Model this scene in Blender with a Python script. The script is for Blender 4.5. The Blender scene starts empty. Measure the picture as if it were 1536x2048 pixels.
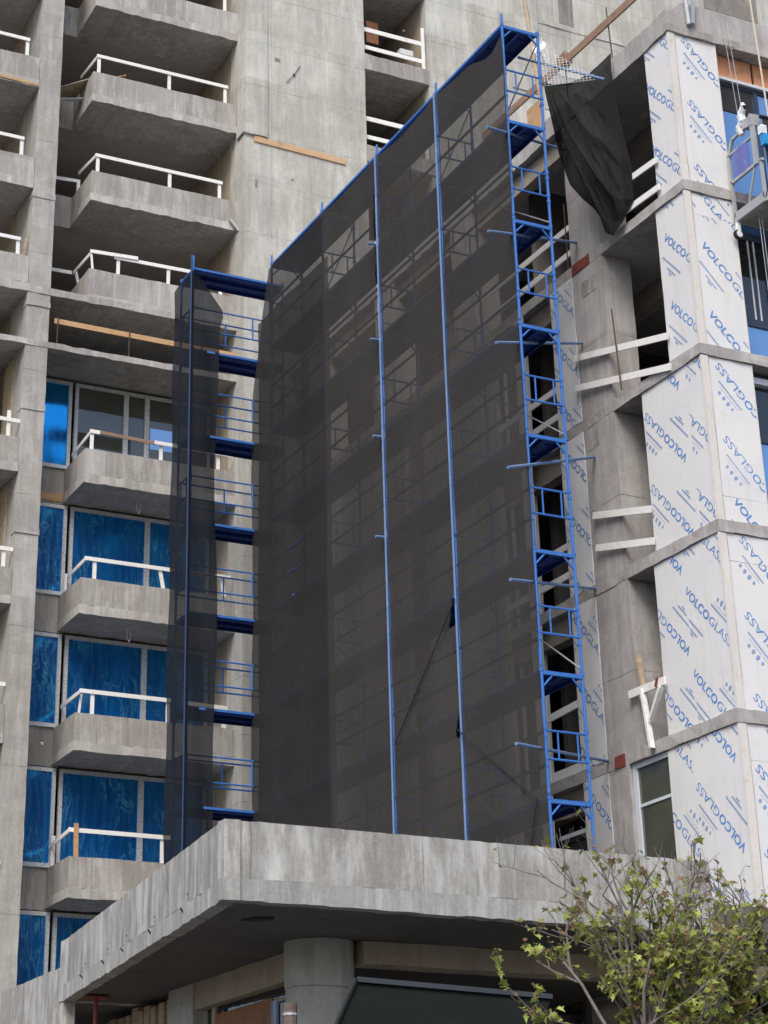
import bpy, bmesh, math, random
from mathutils import Vector, Matrix
RN = random.Random(11)
S = bpy.context.scene
COL = S.collection

# ------------------------------------------------------------------ camera, sky, sun, exposure
# world axes: X along the tower's front, Y into the scene, Z up; the lens is at the origin, the street lies 1.6 m below
def setup_camera():
    yaw, pitch, roll = math.radians(25.2713), math.radians(24.8125), math.radians(-0.60376)
    f = Vector((math.sin(yaw)*math.cos(pitch), math.cos(yaw)*math.cos(pitch), math.sin(pitch)))
    r = Vector((math.cos(yaw), -math.sin(yaw), 0)); u = r.cross(f)
    c, s = math.cos(roll), math.sin(roll)
    r2, u2 = c*r + s*u, -s*r + c*u
    cam = bpy.data.cameras.new('camera'); o = bpy.data.objects.new('camera', cam); COL.objects.link(o)
    m = Matrix((r2, u2, -f)).transposed().to_4x4()
    o.matrix_world = m
    cam.sensor_fit = 'AUTO'; cam.sensor_width = 36
    cam.lens = 3973.6*36/2048
    cam.shift_x = 0.07797; cam.shift_y = -0.13992
    cam.clip_start = 0.1; cam.clip_end = 2000
    S.camera = o
setup_camera()
S.render.resolution_x, S.render.resolution_y = 768, 1024
W = bpy.data.worlds.new('World'); S.world = W; W.use_nodes = True
SUN_EL, SUN_AZ = math.radians(50), math.radians(222)      # behind and to the left of the lens, veiled
nt = W.node_tree; bg = nt.nodes['Background']
sky = nt.nodes.new('ShaderNodeTexSky'); sky.sky_type = 'NISHITA'; sky.sun_disc = False
sky.sun_elevation = SUN_EL; sky.sun_rotation = SUN_AZ
sky.air_density = 0.85; sky.dust_density = 3.0; sky.ozone_density = 0.8
nt.links.new(sky.outputs[0], bg.inputs[0]); bg.inputs[1].default_value = 0.085
sl = bpy.data.lights.new('sun', 'SUN'); sl.energy = 1.15; sl.angle = math.radians(30); sl.color = (1.0, 0.95, 0.88)
so = bpy.data.objects.new('sun', sl); COL.objects.link(so)
d = Vector((math.sin(SUN_AZ)*math.cos(SUN_EL), math.cos(SUN_AZ)*math.cos(SUN_EL), math.sin(SUN_EL)))
so.rotation_euler = d.to_track_quat('Z', 'Y').to_euler()
S.view_settings.view_transform = 'Standard'; S.view_settings.look = 'None'
S.view_settings.gamma = 1; S.view_settings.exposure = 1.27
S.cycles.transparent_max_bounces = 24; S.cycles.max_bounces = 8

# ------------------------------------------------------------------ node helpers and materials
class NT:
    def __init__(s, name):
        s.m = bpy.data.materials.new(name); s.m.use_nodes = True
        s.t = s.m.node_tree; s.bsdf = s.t.nodes['Principled BSDF']; s.out = s.t.nodes['Material Output']
        s._pos = None
    def n(s, typ, **kw):
        nd = s.t.nodes.new('ShaderNode' + typ)
        for k, v in kw.items(): setattr(nd, k, v)
        return nd
    def put(s, sock, v):
        if isinstance(v, bpy.types.NodeSocket): s.t.links.new(v, sock)
        elif isinstance(v, (tuple, list)) and len(v) == 3 and sock.type == 'RGBA': sock.default_value = (*v, 1)
        else: sock.default_value = v
    def pos(s):
        if s._pos is None: s._pos = s.n('NewGeometry').outputs['Position']
        return s._pos
    def scaled(s, sc):
        v = s.n('VectorMath', operation='MULTIPLY'); s.put(v.inputs[0], s.pos()); v.inputs[1].default_value = sc
        return v.outputs[0]
    def noise(s, scale, detail=4, rough=.55, vec=None, dist=0):
        nd = s.n('TexNoise'); nd.inputs['Scale'].default_value = scale; nd.inputs['Detail'].default_value = detail
        nd.inputs['Roughness'].default_value = rough; nd.inputs['Distortion'].default_value = dist
        s.put(nd.inputs['Vector'], vec if vec is not None else s.pos()); return nd.outputs['Fac']
    def ramp(s, fac, a, b, lo=0., hi=1.):
        nd = s.n('MapRange'); nd.clamp = True; s.put(nd.inputs[0], fac)
        nd.inputs[1].default_value = a; nd.inputs[2].default_value = b; nd.inputs[3].default_value = lo; nd.inputs[4].default_value = hi
        return nd.outputs[0]
    def math(s, op, a, b=0.5, c=None):
        nd = s.n('Math', operation=op); s.put(nd.inputs[0], a); s.put(nd.inputs[1], b)
        if c is not None: s.put(nd.inputs[2], c)
        return nd.outputs[0]
    def mix(s, fac, a, b, mode='MIX'):
        nd = s.n('Mix', data_type='RGBA', blend_type=mode); s.put(nd.inputs[0], fac); s.put(nd.inputs[6], a); s.put(nd.inputs[7], b)
        return nd.outputs[2]
    def bump(s, h, strength=.3, dist=.02):
        nd = s.n('Bump'); nd.inputs['Strength'].default_value = strength; nd.inputs['Distance'].default_value = dist
        s.put(nd.inputs['Height'], h); s.put(s.bsdf.inputs['Normal'], nd.outputs[0])
    def base(s, c, rough=.8, spec=.3, metal=0.):
        s.put(s.bsdf.inputs['Base Color'], c); s.put(s.bsdf.inputs['Roughness'], rough)
        s.bsdf.inputs['Specular IOR Level'].default_value = spec; s.bsdf.inputs['Metallic'].default_value = metal

def concrete(name, c, dark=.62, streak=.35, pale=.25, palecol=(.55, .56, .55), zj=(), xj=None, axis='X', seed=0., warm=None, blotch=1., cloud=.5, panel=None, plo=.49):
    """Cast concrete: cloudy tone, rain streaks, lime bloom, pour joints, pin holes and fine grain."""
    k = NT(name)
    off = k.n('VectorMath', operation='ADD'); k.put(off.inputs[0], k.pos()); off.inputs[1].default_value = (seed*3.7, seed*1.3, seed*2.1)
    k._pos = off.outputs[0]
    raw = k.n('NewGeometry').outputs['Position']
    big = k.noise(.55*blotch, 6, .6); mid = k.noise(2.3, 8, .65, dist=.6); fine = k.noise(22, 6, .7)
    st = k.noise(1., 5, .6, vec=k.scaled((3.2, 3.2, .22))); st2 = k.noise(1., 4, .6, vec=k.scaled((11, 11, .5)))
    col = k.mix(k.ramp(big, .35, .68), tuple(v*dark for v in c), c)
    if warm: col = k.mix(k.ramp(k.noise(.9, 5, .6, vec=k.scaled((1.3, 1.1, .7))), .5, .72, 0, .7), col, warm)
    col = k.mix(k.ramp(mid, .40, .58, 0, cloud), col, tuple(v*.66 for v in c))
    pn = k.math('MULTIPLY', k.math('ADD', k.noise(1., 8, .7, vec=k.scaled((1.5, 1.5, .75)), dist=.35), k.noise(1., 5, .65, vec=k.scaled((6, 6, 1.1)))), .5)
    pl = k.math('MULTIPLY', k.ramp(pn, plo, plo+.11), pale)
    col = k.mix(pl, col, palecol)
    col = k.mix(k.math('MULTIPLY', k.ramp(st, .48, .7), streak), col, tuple(v*.42 for v in c))
    col = k.mix(k.math('MULTIPLY', k.ramp(st2, .52, .72), streak*.6), col, tuple(v*.5 for v in c))
    col = k.mix(k.math('MULTIPLY', k.ramp(st2, .46, .3), streak*.45), col, palecol)
    h = k.math('ADD', k.math('MULTIPLY', fine, .5), mid)
    sep = k.n('SeparateXYZ'); k.put(sep.inputs[0], raw)
    wob = k.math('MULTIPLY', k.math('SUBTRACT', k.noise(1.5, 3), .5), .05)
    def line(sock, period, phase, w):
        f = k.math('FRACT', k.math('DIVIDE', k.math('SUBTRACT', k.math('ADD', sock, wob), phase), period))
        return k.math('LESS_THAN', f, w/period)
    ms = [line(sep.outputs['Z'], p, ph, .02) for p, ph in zj]
    if xj: ms.append(line(sep.outputs[axis], xj[0], xj[1], .016))
    for m in ms:
        mm = k.math('MULTIPLY', m, k.ramp(k.noise(2.9, 4), .36, .56, .12, .75))
        col = k.mix(mm, col, tuple(v*.3 for v in c)); h = k.math('SUBTRACT', h, k.math('MULTIPLY', mm, 1.2))
    if panel:
        fl = lambda sock, d: k.math('FLOOR', k.math('DIVIDE', sock, d))
        cx = k.n('CombineXYZ'); k.put(cx.inputs[0], fl(k.math('ADD', sep.outputs['X'], sep.outputs['Y']), panel[0])); k.put(cx.inputs[1], fl(sep.outputs['Z'], panel[1])); cx.inputs[2].default_value = seed
        wn = k.n('TexWhiteNoise'); k.put(wn.inputs['Vector'], cx.outputs[0])
        col = k.mix(k.ramp(wn.outputs['Value'], .35, 1, 0, .26), col, tuple(v*.62 for v in c)); col = k.mix(k.ramp(wn.outputs['Value'], .3, 0, 0, .3), col, palecol)
    pin = k.n('TexVoronoi'); pin.inputs['Scale'].default_value = 9; k.put(pin.inputs['Vector'], k.pos())
    col = k.mix(k.math('MULTIPLY', k.ramp(pin.outputs['Distance'], .10, .05), .35), col, tuple(v*.3 for v in c))
    col = k.mix(k.ramp(fine, .35, .7, .0, .28), col, tuple(min(1, v*1.35) for v in c))
    k.base(col, .92, .15); k.bump(h, .35, .015)
    return k.m

def painted(name, c, dirt=(.2, .17, .13), amt=.35, rough=.5, scale=6., spec=.4, metal=0., edge=None):
    k = NT(name)
    a = k.noise(scale, 7, .7); b = k.noise(1.2, 4)
    col = k.mix(k.ramp(b, .35, .7, 0, .22), c, tuple(v*.72 for v in c))
    col = k.mix(k.math('MULTIPLY', k.ramp(a, .55, .72), amt), col, dirt)
    k.base(col, k.ramp(a, .3, .7, rough, min(1, rough+.25)), spec, metal); k.bump(a, .15, .004)
    return k.m

def timber(name, c, dark):
    k = NT(name)
    g = k.noise(1., 6, .65, vec=k.scaled((2.5, 2.5, 40))); b = k.noise(3.5, 5)
    col = k.mix(k.ramp(g, .35, .7), c, dark); col = k.mix(k.ramp(b, .5, .75, 0, .5), col, tuple(v*.55 for v in dark))
    k.base(col, .75, .25); k.bump(g, .3, .004); return k.m

M = {}
M['tower'] = concrete('tower concrete', (.51, .50, .455), .70, .5, .4, (.66, .67, .63), zj=((2.84, 26.68), (2.84, 28.17)), xj=(2.9, 17.95), seed=1, panel=(1.45, 1.42), cloud=.6, plo=.47)
M['balcony'] = concrete('balcony concrete', (.41, .39, .36), .62, .7, .5, (.58, .58, .58), xj=(1.75, 13.95), seed=2, cloud=.65, panel=(1.75, 3.1))
M['lip'] = concrete('slab edge concrete', (.47, .455, .425), .7, .45, .5, (.62, .62, .61), xj=(1.75, 13.95), seed=21)
M['column'] = concrete('column concrete', (.43, .415, .385), .66, .45, .4, (.58, .59, .59), zj=((3.07, 16.2),), seed=3, panel=(.9, 1.535))
M['soffit'] = concrete('soffit concrete', (.46, .43, .41), .8, .05, .1, (.5, .48, .46), seed=4)
M['room'] = concrete('inner wall concrete', (.38, .345, .31), .8, .15, .1, (.4, .37, .33), seed=5)
M['sidewall'] = concrete('warm side wall concrete', (.43, .37, .29), .75, .3, .2, (.5, .46, .4), zj=((2.84, 27.9),), xj=(1.2, 40.2), axis='Y', seed=6, warm=(.46, .34, .2))
M['canopy'] = concrete('rain streaked canopy concrete', (.36, .352, .33), .58, .6, .75, (.59, .595, .58), xj=(2.35, 9.6), seed=7, cloud=.75, panel=(1.6, 7), plo=.465)
M['canopyslab'] = concrete('canopy slab edge concrete', (.4, .4, .38), .6, .6, .45, (.58, .6, .6), seed=17)
M['canopysoffit'] = concrete('shaded canopy soffit concrete', (.14, .135, .13), .6, .05, .12, (.26, .25, .25), xj=(2.4, 10.2), seed=8)  # underside shade put into the colour, far darker than the fascia
M['wing'] = concrete('wing concrete', (.44, .42, .405), .72, .34, .45, (.58, .58, .58), zj=((3.08, 9.15), (1.54, 9.15)), seed=9, cloud=.7, panel=(.9, 1.54))
M['warmbeam'] = concrete('warm beam concrete', (.4, .35, .28), .75, .4, .2, (.5, .47, .42), seed=10)
M['patch'] = concrete('dark patched concrete', (.27, .25, .23), .75, .45, .2, seed=12)
M['roundcol'] = concrete('round column concrete', (.43, .43, .4), .75, .5, .4, (.56, .57, .56), zj=((9, 3.55),), seed=13)
M['white'] = painted('white painted timber', (.80, .80, .78), (.40, .35, .29), .55, .65, 11)
M['blue'] = painted('blue scaffold paint', (.03, .145, .47), (.2, .2, .2), .6, .45, 14)
M['bluedust'] = painted('dusty blue scaffold paint', (.13, .22, .40), (.33, .35, .4), .6, .6, 10)
M['deck'] = painted('shade darkened deck blue', (.010, .045, .22), (.03, .04, .07), .4, .5, 12)  # shade of the deck undersides put into the blue
M['darkblue'] = painted('dulled and shaded scaffold blue', (.02, .05, .13), (.03, .04, .06), .4, .6, 12)  # shade behind the net put into the rails' blue; also dull pole paint
M['awning'] = painted('black green awning cloth', (.012, .016, .014), (.03, .03, .03), .3, .9, 5, .05)
M['slate'] = painted('slate painted bar', (.05, .058, .07), (.03, .03, .03), .3, .7, 6, .2)
M['gray'] = painted('galvanised steel', (.42, .44, .46), (.2, .19, .18), .3, .45, 12, .5, .4)
M['rust'] = painted('rusty steel', (.085, .055, .045), (.06, .03, .02), .6, .85, 15)
M['redpaint'] = painted('red oxide paint', (.22, .055, .045), (.12, .03, .02), .5, .8, 12)
M['black'] = painted('black rubber', (.015, .015, .017), (.03, .03, .03), .3, .7, 8)
M['cream'] = painted('white corner bead', (.64, .62, .59), (.5, .35, .24), .5, .7, 7)
M['wood'] = timber('raw pine', (.55, .36, .2), (.42, .25, .13))
M['dullpine'] = timber('dull pine strip', (.58, .40, .25), (.47, .30, .17))
M['darkwood'] = timber('dark weathered post', (.17, .13, .11), (.11, .085, .075))
M['oldwood'] = timber('weathered wood', (.34, .22, .15), (.22, .15, .11))
M['palewood'] = timber('pale plywood', (.5, .42, .3), (.33, .25, .17))
M['orange'] = timber('orange strand board', (.72, .36, .2), (.58, .27, .14))
M['brownboard'] = timber('brown board', (.3, .15, .08), (.22, .11, .06))
M['bark'] = timber('grey bark', (.2, .175, .16), (.12, .105, .1))
M['motor'] = painted('white plastic wrap', (.72, .76, .8), (.4, .42, .45), .3, .4, 8)
M['azure'] = painted('azure plastic', (.02, .28, .62), (.02, .1, .3), .2, .4, 8)
M['purple'] = painted('violet plastic sheet', (.12, .14, .4), (.25, .27, .5), .5, .5, 8)
M['mat'] = painted('charcoal mesh sheet', (.028, .03, .034), (.06, .06, .065), .4, .85, 20)
M['rope'] = painted('pale rope', (.6, .52, .42), (.4, .3, .2), .3, .8, 20)
M['asphalt'] = painted('dusty asphalt', (.105, .10, .095), (.07, .068, .065), .5, .9, 4)
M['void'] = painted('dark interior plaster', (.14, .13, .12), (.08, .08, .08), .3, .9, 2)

def mk_board():
    k = NT('pale sheathing board'); a = k.noise(1.1, 6, .6); b = k.noise(5, 6, .7)
    st = k.noise(1., 5, .6, vec=k.scaled((5, 5, .5)))
    col = k.mix(k.ramp(a, .4, .65), (.69, .69, .685), (.64, .655, .675))
    col = k.mix(k.ramp(b, .55, .75, 0, .25), col, (.48, .44, .39)); col = k.mix(k.ramp(st, .55, .72, 0, .22), col, (.47, .42, .36))
    k.base(col, .7, .25); k.bump(b, .08, .003); return k.m
M['board'] = mk_board()
for nm, c in (('ink', (.11, .26, .58)), ('paleink', (.24, .34, .56))):
    k = NT('printing ' + nm); a = k.noise(16, 4, .7); k.base(k.mix(k.ramp(a, .58, .7, 0, .5), c, (.45, .5, .57)), .7, .2); M[nm] = k.m

def mk_film(name, deep, lite, refl, kfac):
    """Blue protective film stuck over glass: wrinkled, shiny, its reflection tinted by the film."""
    k = NT(name)
    w = k.n('TexWave', wave_type='BANDS', bands_direction='X'); w.inputs['Scale'].default_value = .9
    w.inputs['Distortion'].default_value = 9; w.inputs['Detail'].default_value = 4; w.inputs['Detail Scale'].default_value = 1.3
    k.put(w.inputs['Vector'], k.scaled((1.6, 1.6, .55)))
    cr = k.noise(1., 7, .62, vec=k.scaled((3.1, 3.1, .8)), dist=2.0)
    ridge = k.ramp(k.math('ABSOLUTE', k.math('SUBTRACT', cr, .5)), .0, .03, 1, 0)
    patch = k.ramp(k.noise(1.1, 3), .44, .6)
    col = k.mix(k.ramp(cr, .3, .7), deep, lite)
    col = k.mix(k.math('MULTIPLY', k.math('MULTIPLY', ridge, patch), .85), col, (.16, .58, .88))  # pale streaks painted along the creases as wrinkle highlights
    k.base(col, .35, .4); k.bump(k.math('ADD', w.outputs['Fac'], k.math('MULTIPLY', cr, 2)), .25, .03)
    g = k.n('BsdfGlossy'); g.inputs['Roughness'].default_value = .08; g.inputs['Color'].default_value = (*refl, 1)
    bp = k.n('Bump'); bp.inputs['Strength'].default_value = .12; bp.inputs['Distance'].default_value = .02; k.put(bp.inputs['Height'], cr); k.put(g.inputs['Normal'], bp.outputs[0])
    mx = k.n('MixShader'); mx.inputs[0].default_value = kfac; k.put(mx.inputs[1], k.bsdf.outputs[0]); k.put(mx.inputs[2], g.outputs[0])
    k.t.links.new(mx.outputs[0], k.out.inputs[0]); return k.m
M['film'] = mk_film('blue protective film', (.0, .085, .31), (.002, .17, .54), (.01, .42, .98), .38)
M['filmbright'] = mk_film('bright blue protective film', (.002, .09, .3), (.004, .14, .45), (.02, .42, .95), .75)

def mk_glass(name, c, mirror, tint, rough=.02):
    k = NT(name); a = k.noise(.7, 3)
    k.base(k.mix(k.ramp(a, .4, .7), c, tuple(v*1.6 for v in c)), rough, .6)
    g = k.n('BsdfGlossy'); g.inputs['Roughness'].default_value = rough; g.inputs['Color'].default_value = (*tint, 1)
    bp = k.n('Bump'); bp.inputs['Strength'].default_value = .03; bp.inputs['Distance'].default_value = .02; k.put(bp.inputs['Height'], a); k.put(g.inputs['Normal'], bp.outputs[0])
    mx = k.n('MixShader'); mx.inputs[0].default_value = mirror; k.put(mx.inputs[1], k.bsdf.outputs[0]); k.put(mx.inputs[2], g.outputs[0])
    k.t.links.new(mx.outputs[0], k.out.inputs[0]); return k.m
M['glass'] = mk_glass('dark window glass', (.012, .014, .014), .06, (.8, .9, 1))
M['smoke'] = mk_glass('smoky olive glass', (.06, .065, .05), .06, (.8, .9, 1))
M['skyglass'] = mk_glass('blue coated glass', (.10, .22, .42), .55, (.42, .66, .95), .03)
M['frame'] = None
k = NT('taped window frame'); v = k.n('TexVoronoi'); v.inputs['Scale'].default_value = 26; k.put(v.inputs['Vector'], k.pos())
k.base(k.mix(k.ramp(v.outputs['Distance'], .22, .36, .75, 0), (.62, .65, .67), (.16, .18, .2)), .5, .4); M['frame'] = k.m
M['alu'] = painted('dark aluminium frame', (.03, .045, .08), (.05, .06, .08), .3, .4, 6, .5)
M['alulight'] = painted('pale aluminium frame', (.62, .68, .74), (.4, .43, .46), .2, .4, 6, .5)

def mk_net(name, c, open_, seed=0):
    """Woven debris netting: part of the light passes the mesh, folds and dust vary the weave."""
    k = NT(name)
    off = k.n('VectorMath', operation='ADD'); k.put(off.inputs[0], k.pos()); off.inputs[1].default_value = (seed*3.1, seed*5.2, seed)
    k._pos = off.outputs[0]
    st = k.noise(1., 5, .6, vec=k.scaled((1.8, 1.8, .12))); b = k.noise(.5, 5)
    col = k.mix(k.ramp(b, .35, .7), c, tuple(v*1.18 for v in c))
    df = k.n('BsdfDiffuse'); k.put(df.inputs[0], col); tl = k.n('BsdfTranslucent'); k.put(tl.inputs[0], col)
    a = k.n('MixShader'); a.inputs[0].default_value = .25; k.put(a.inputs[1], df.outputs[0]); k.put(a.inputs[2], tl.outputs[0])
    wv = k.math('MULTIPLY', k.math('SUBTRACT', k.noise(70, 2, .8), .5), .22)
    tr = k.n('BsdfTransparent'); mx = k.n('MixShader')
    k.put(mx.inputs[0], k.math('ADD', wv, k.ramp(k.math('ADD', st, k.math('MULTIPLY', b, .7)), .55, 1.15, 1-open_-.025, 1-open_+.025)))
    k.put(mx.inputs[1], tr.outputs[0]); k.put(mx.inputs[2], a.outputs[0]); k.t.links.new(mx.outputs[0], k.out.inputs[0]); return k.m
M['net'] = mk_net('charcoal debris netting', (.070, .066, .062), .21)
M['netblue'] = mk_net('blue black debris netting', (.044, .043, .044), .16, 2)
M['netflap'] = mk_net('near black debris netting', (.022, .026, .033), .14, 7)
M['drape'] = mk_net('black shade cloth', (.022, .023, .025), .06, 4)

def mk_leaf(name, c, c2):
    k = NT(name); oi = k.noise(7, 3); k.base(k.mix(k.ramp(oi, .4, .65), c, c2), .5, .35)
    tl = k.n('BsdfTranslucent'); tl.inputs[0].default_value = (*c2, 1); mx = k.n('MixShader'); mx.inputs[0].default_value = .35
    k.put(mx.inputs[1], k.bsdf.outputs[0]); k.put(mx.inputs[2], tl.outputs[0]); k.t.links.new(mx.outputs[0], k.out.inputs[0]); return k.m
M['leafA'] = mk_leaf('yellow green leaf', (.25, .31, .05), (.42, .48, .12))
M['leafB'] = mk_leaf('olive leaf', (.18, .2, .05), (.3, .31, .1))
M['leafC'] = mk_leaf('brown leaf', (.17, .11, .05), (.27, .18, .09))

# ------------------------------------------------------------------ mesh helpers
class MB:
    def __init__(s): s.v, s.f, s.mi = [], [], []
    def add(s, vs, fs, mi=0):
        b = len(s.v); s.v += [tuple(v) for v in vs]; s.f += [tuple(i+b for i in f) for f in fs]; s.mi += [mi]*len(fs); return s
    def box(s, x0, x1, y0, y1, z0, z1, mi=0):
        vs = [(x, y, z) for z in (z0, z1) for y in (y0, y1) for x in (x0, x1)]
        return s.add(vs, [(0,2,3,1), (4,5,7,6), (0,1,5,4), (2,6,7,3), (0,4,6,2), (1,3,7,5)], mi)
    def loft(s, rings, mi=0, caps=True):
        n = len(rings[0]); vs = [p for r in rings for p in r]; fs = []
        for i in range(len(rings)-1):
            for j in range(n):
                a, b = i*n+j, i*n+(j+1) % n; fs.append((a, b, b+n, a+n))
        if caps: fs += [tuple(range(n))[::-1], tuple(range((len(rings)-1)*n, len(rings)*n))]
        return s.add(vs, fs, mi)
    def rbox(s, x0, x1, y0, y1, z0, z1, jit=.008, seg=.22, mi=0, rn=RN):
        """A cast block: edges wander a few millimetres along its longest side."""
        dims = (x1-x0, y1-y0, z1-z0); ax = dims.index(max(dims)); n = max(2, int(dims[ax]/seg))
        lo, hi = (x0, y0, z0), (x1, y1, z1); o1, o2 = [i for i in range(3) if i != ax]
        rings = []
        for i in range(n+1):
            t = lo[ax] + dims[ax]*i/n; r = []
            for a, b in ((0, 0), (1, 0), (1, 1), (0, 1)):
                p = [0, 0, 0]; p[ax] = t
                p[o1] = (lo[o1], hi[o1])[a] + rn.uniform(-jit, jit); p[o2] = (lo[o2], hi[o2])[b] + rn.uniform(-jit, jit)*(1 if rn.random() < .9 else 2.2)
                r.append(tuple(p))
            if ax == 1: r = r[::-1]
            rings.append(r[::-1] if False else r)
        return s.loft(rings, mi)
    def tube(s, p, q, r=.024, n=8, mi=0, r2=None):
        p, q = Vector(p), Vector(q); d = (q-p); 
        if d.length < 1e-6: return s
        d.normalize(); a = d.orthogonal().normalized(); b = d.cross(a); r2 = r if r2 is None else r2
        cs = [(math.cos(t*2*math.pi/n), math.sin(t*2*math.pi/n)) for t in range(n)]
        return s.loft([[p+(a*c+b*e)*r for c, e in cs], [q+(a*c+b*e)*r2 for c, e in cs]], mi)
    def path(s, pts, r, n=6, mi=0, taper=1.):
        for i in range(len(pts)-1):
            k0, k1 = i/(len(pts)-1), (i+1)/(len(pts)-1)
            s.tube(pts[i], pts[i+1], r*(1+(taper-1)*k0), n, mi, r*(1+(taper-1)*k1))
        return s
    def beam(s, p, q, w, h, up=(0, 0, 1), mi=0):
        """rectangular stick: w across, h along up"""
        p, q = Vector(p), Vector(q); d = (q-p).normalized(); up = Vector(up); a = d.cross(up)
        a = a.normalized() if a.length > 1e-4 else d.orthogonal().normalized()
        b = a.cross(d).normalized()
        rg = lambda o: [o+a*w/2*i+b*h/2*j for i, j in ((-1, -1), (1, -1), (1, 1), (-1, 1))]
        return s.loft([rg(p), rg(q)], mi)
    def prism(s, poly, z0, z1, mi=0):
        return s.loft([[(x, y, z0) for x, y in poly], [(x, y, z1) for x, y in poly]], mi)
    def grid(s, fn, nu, nv, mi=0):
        vs = [fn(i/nu, j/nv) for j in range(nv+1) for i in range(nu+1)]
        return s.add(vs, [(j*(nu+1)+i, j*(nu+1)+i+1, (j+1)*(nu+1)+i+1, (j+1)*(nu+1)+i) for j in range(nv) for i in range(nu)], mi)

def obj(name, mb, mat, parent=None, label=None, smooth=False):
    me = bpy.data.meshes.new(name); me.from_pydata(mb.v, [], mb.f)
    mats = mat if isinstance(mat, (list, tuple)) else [mat]
    for m in mats: me.materials.append(m if not isinstance(m, str) else M[m])
    if len(mats) > 1: me.polygons.foreach_set('material_index', mb.mi)
    if smooth: me.polygons.foreach_set('use_smooth', [True]*len(me.polygons))
    bm = bmesh.new(); bm.from_mesh(me); bmesh.ops.recalc_face_normals(bm, faces=bm.faces); bm.to_mesh(me); bm.free()
    o = bpy.data.objects.new(name, me); COL.objects.link(o)
    if parent is not None:
        o.parent = parent
        if parent.type == 'EMPTY': o.matrix_parent_inverse = Matrix.Translation(parent.location).inverted()
    if label: o['label'] = label
    return o
def tag(o, label, cat, group=None):
    o['label'] = label; o['category'] = cat
    if group: o['group'] = group
    return o
def thing(name, label, cat, loc=(0, 0, 0), group=None):
    o = bpy.data.objects.new(name, None); COL.objects.link(o); o.location = loc; o.empty_display_size = .2
    return tag(o, label, cat, group)
def struct(name, mb, mat):
    o = obj(name, mb, mat); o['kind'] = 'structure'; return o

# ------------------------------------------------------------------ ground
g = MB(); g.box(-120, 160, -90, 150, -2.0, -1.6); struct('ground', g, 'asphalt')

# ------------------------------------------------------------------ the tower
YB, YG, YP = 40.3, 41.8, 39.85            # balcony fronts, glazing line, big pier front
XC0, XC1, XP0, XP1, XO1 = 11.88, 12.43, 17.2, 20.7, 22.65
tower = thing('apartment_tower', 'bare grey concrete tower with stacked balconies, rising behind the netted scaffold', 'building', (22, 45, -1.6))
# level list: slab bottom, parapet top
LOW = [(4.33, 5.19), (7.42, 8.28), (10.53, 11.36), (13.60, 14.44), (16.72, 17.56)]
TOPS = [(21.30, 22.20), (24.06, 24.90), (26.90, 27.76), (29.74, 30.60), (32.58, 33.44)]
def part(name, mb, mat, parent=tower, **kw): return obj(name, mb, mat, parent, **kw)

m = MB().rbox(XC0, XC1, YB, YB+1.3, -1.6, 38, .006, .3); part('column', m, 'column')
m = MB().box(XC0+.04, XC1-.04, YB+1.3, 52, -1.6, 38); part('cross_wall', m, 'sidewall')
m = MB()                                              # thicker collars where lifts of the column meet
for z in (21.0, 18.35, 15.35, 23.9): part('column_collar', MB().rbox(XC0-.012, XC1+.012, YB-.018, YB+.3, z-.07, z+.07, .006, .2), 'column')
m = MB().rbox(XP0, XP1, YP, YP+.9, -1.6, 38, .006, .4); part('pier_wall', m, 'tower')
m = MB().rbox(XP0-.05, XP0+.62, YP-.06, YP+.4, 26.68, 26.98, .01, .2); m.rbox(XP0-.01, XP0+.64, YP-.035, YP+.4, 26.98, 38, .006, .4); part('pier_nib', m, 'tower')
m = MB().box(XP0+.02, XP0+.3, YP+.9, 52, -1.6, 38); part('cross_wall', m, 'sidewall')
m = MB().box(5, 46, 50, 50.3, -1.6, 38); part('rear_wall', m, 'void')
m = MB().rbox(XO1, 46, YP, YP+.35, -1.6, 38, .01, .6); part('upper_wall', m, 'tower')
m = MB().box(XO1+.01, XO1+.3, YP+.35, 50, -1.6, 38); part('shaft_wall', m, 'sidewall')
for x0, x1, z0, z1 in ((27.02, 27.5, 32.75, 38), (32.25, 34.25, 34.85, 38)):
    m = MB().box(x0, x1, YP-.012, YP+.02, z0, z1); part('wall_patch', m, 'patch')
for a, b, c in ((25.3, 26.25, 30.2), (34.3, 35.3, 29)): part('wall_rib', MB().rbox(a, b, YP-.04, YP+.02, c, 38, .006, .4), 'tower')
for z in (32.62, 29.78): part('wall_lip', MB().rbox(26.3, 46, YP-.02, YP+.02, z, z+.16, .012, .3), 'tower')

# floors of the rooms, running back from the glazing line, and their edges
for i, (zb, zt) in enumerate(LOW + TOPS):
    m = MB().box(5, 20.5, YG+.02, 50, zb+.02, zb+.22); part('floor_slab', m, 'soffit')
m = MB().rbox(5, 18.6, YB-.02, YB+.25, 19.90, 20.05, .01, .25); m.box(5, 20.6, YB+.25, 50, 19.92, 20.04); part('transfer_slab', m, 'balcony')
m = MB().rbox(5, 17.3, YB-.02, YB+.25, 21.28, 21.45, .012, .2); m.box(5, 20.6, YB+.25, 50, 21.3, 21.44); part('transfer_slab', m, 'balcony')
for z in (35.4, 32.47, 29.56, 26.72, 23.88, 21.04, 18.0, 14.9):
    m = MB().rbox(XP1-.02, XO1+.02, YP-.015, YP+.3, z, z+.48, .012, .2); m.box(XP1, XO1, YP+.3, 50, z+.03, z+.45); part('opening_slab', m, 'balcony')

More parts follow.
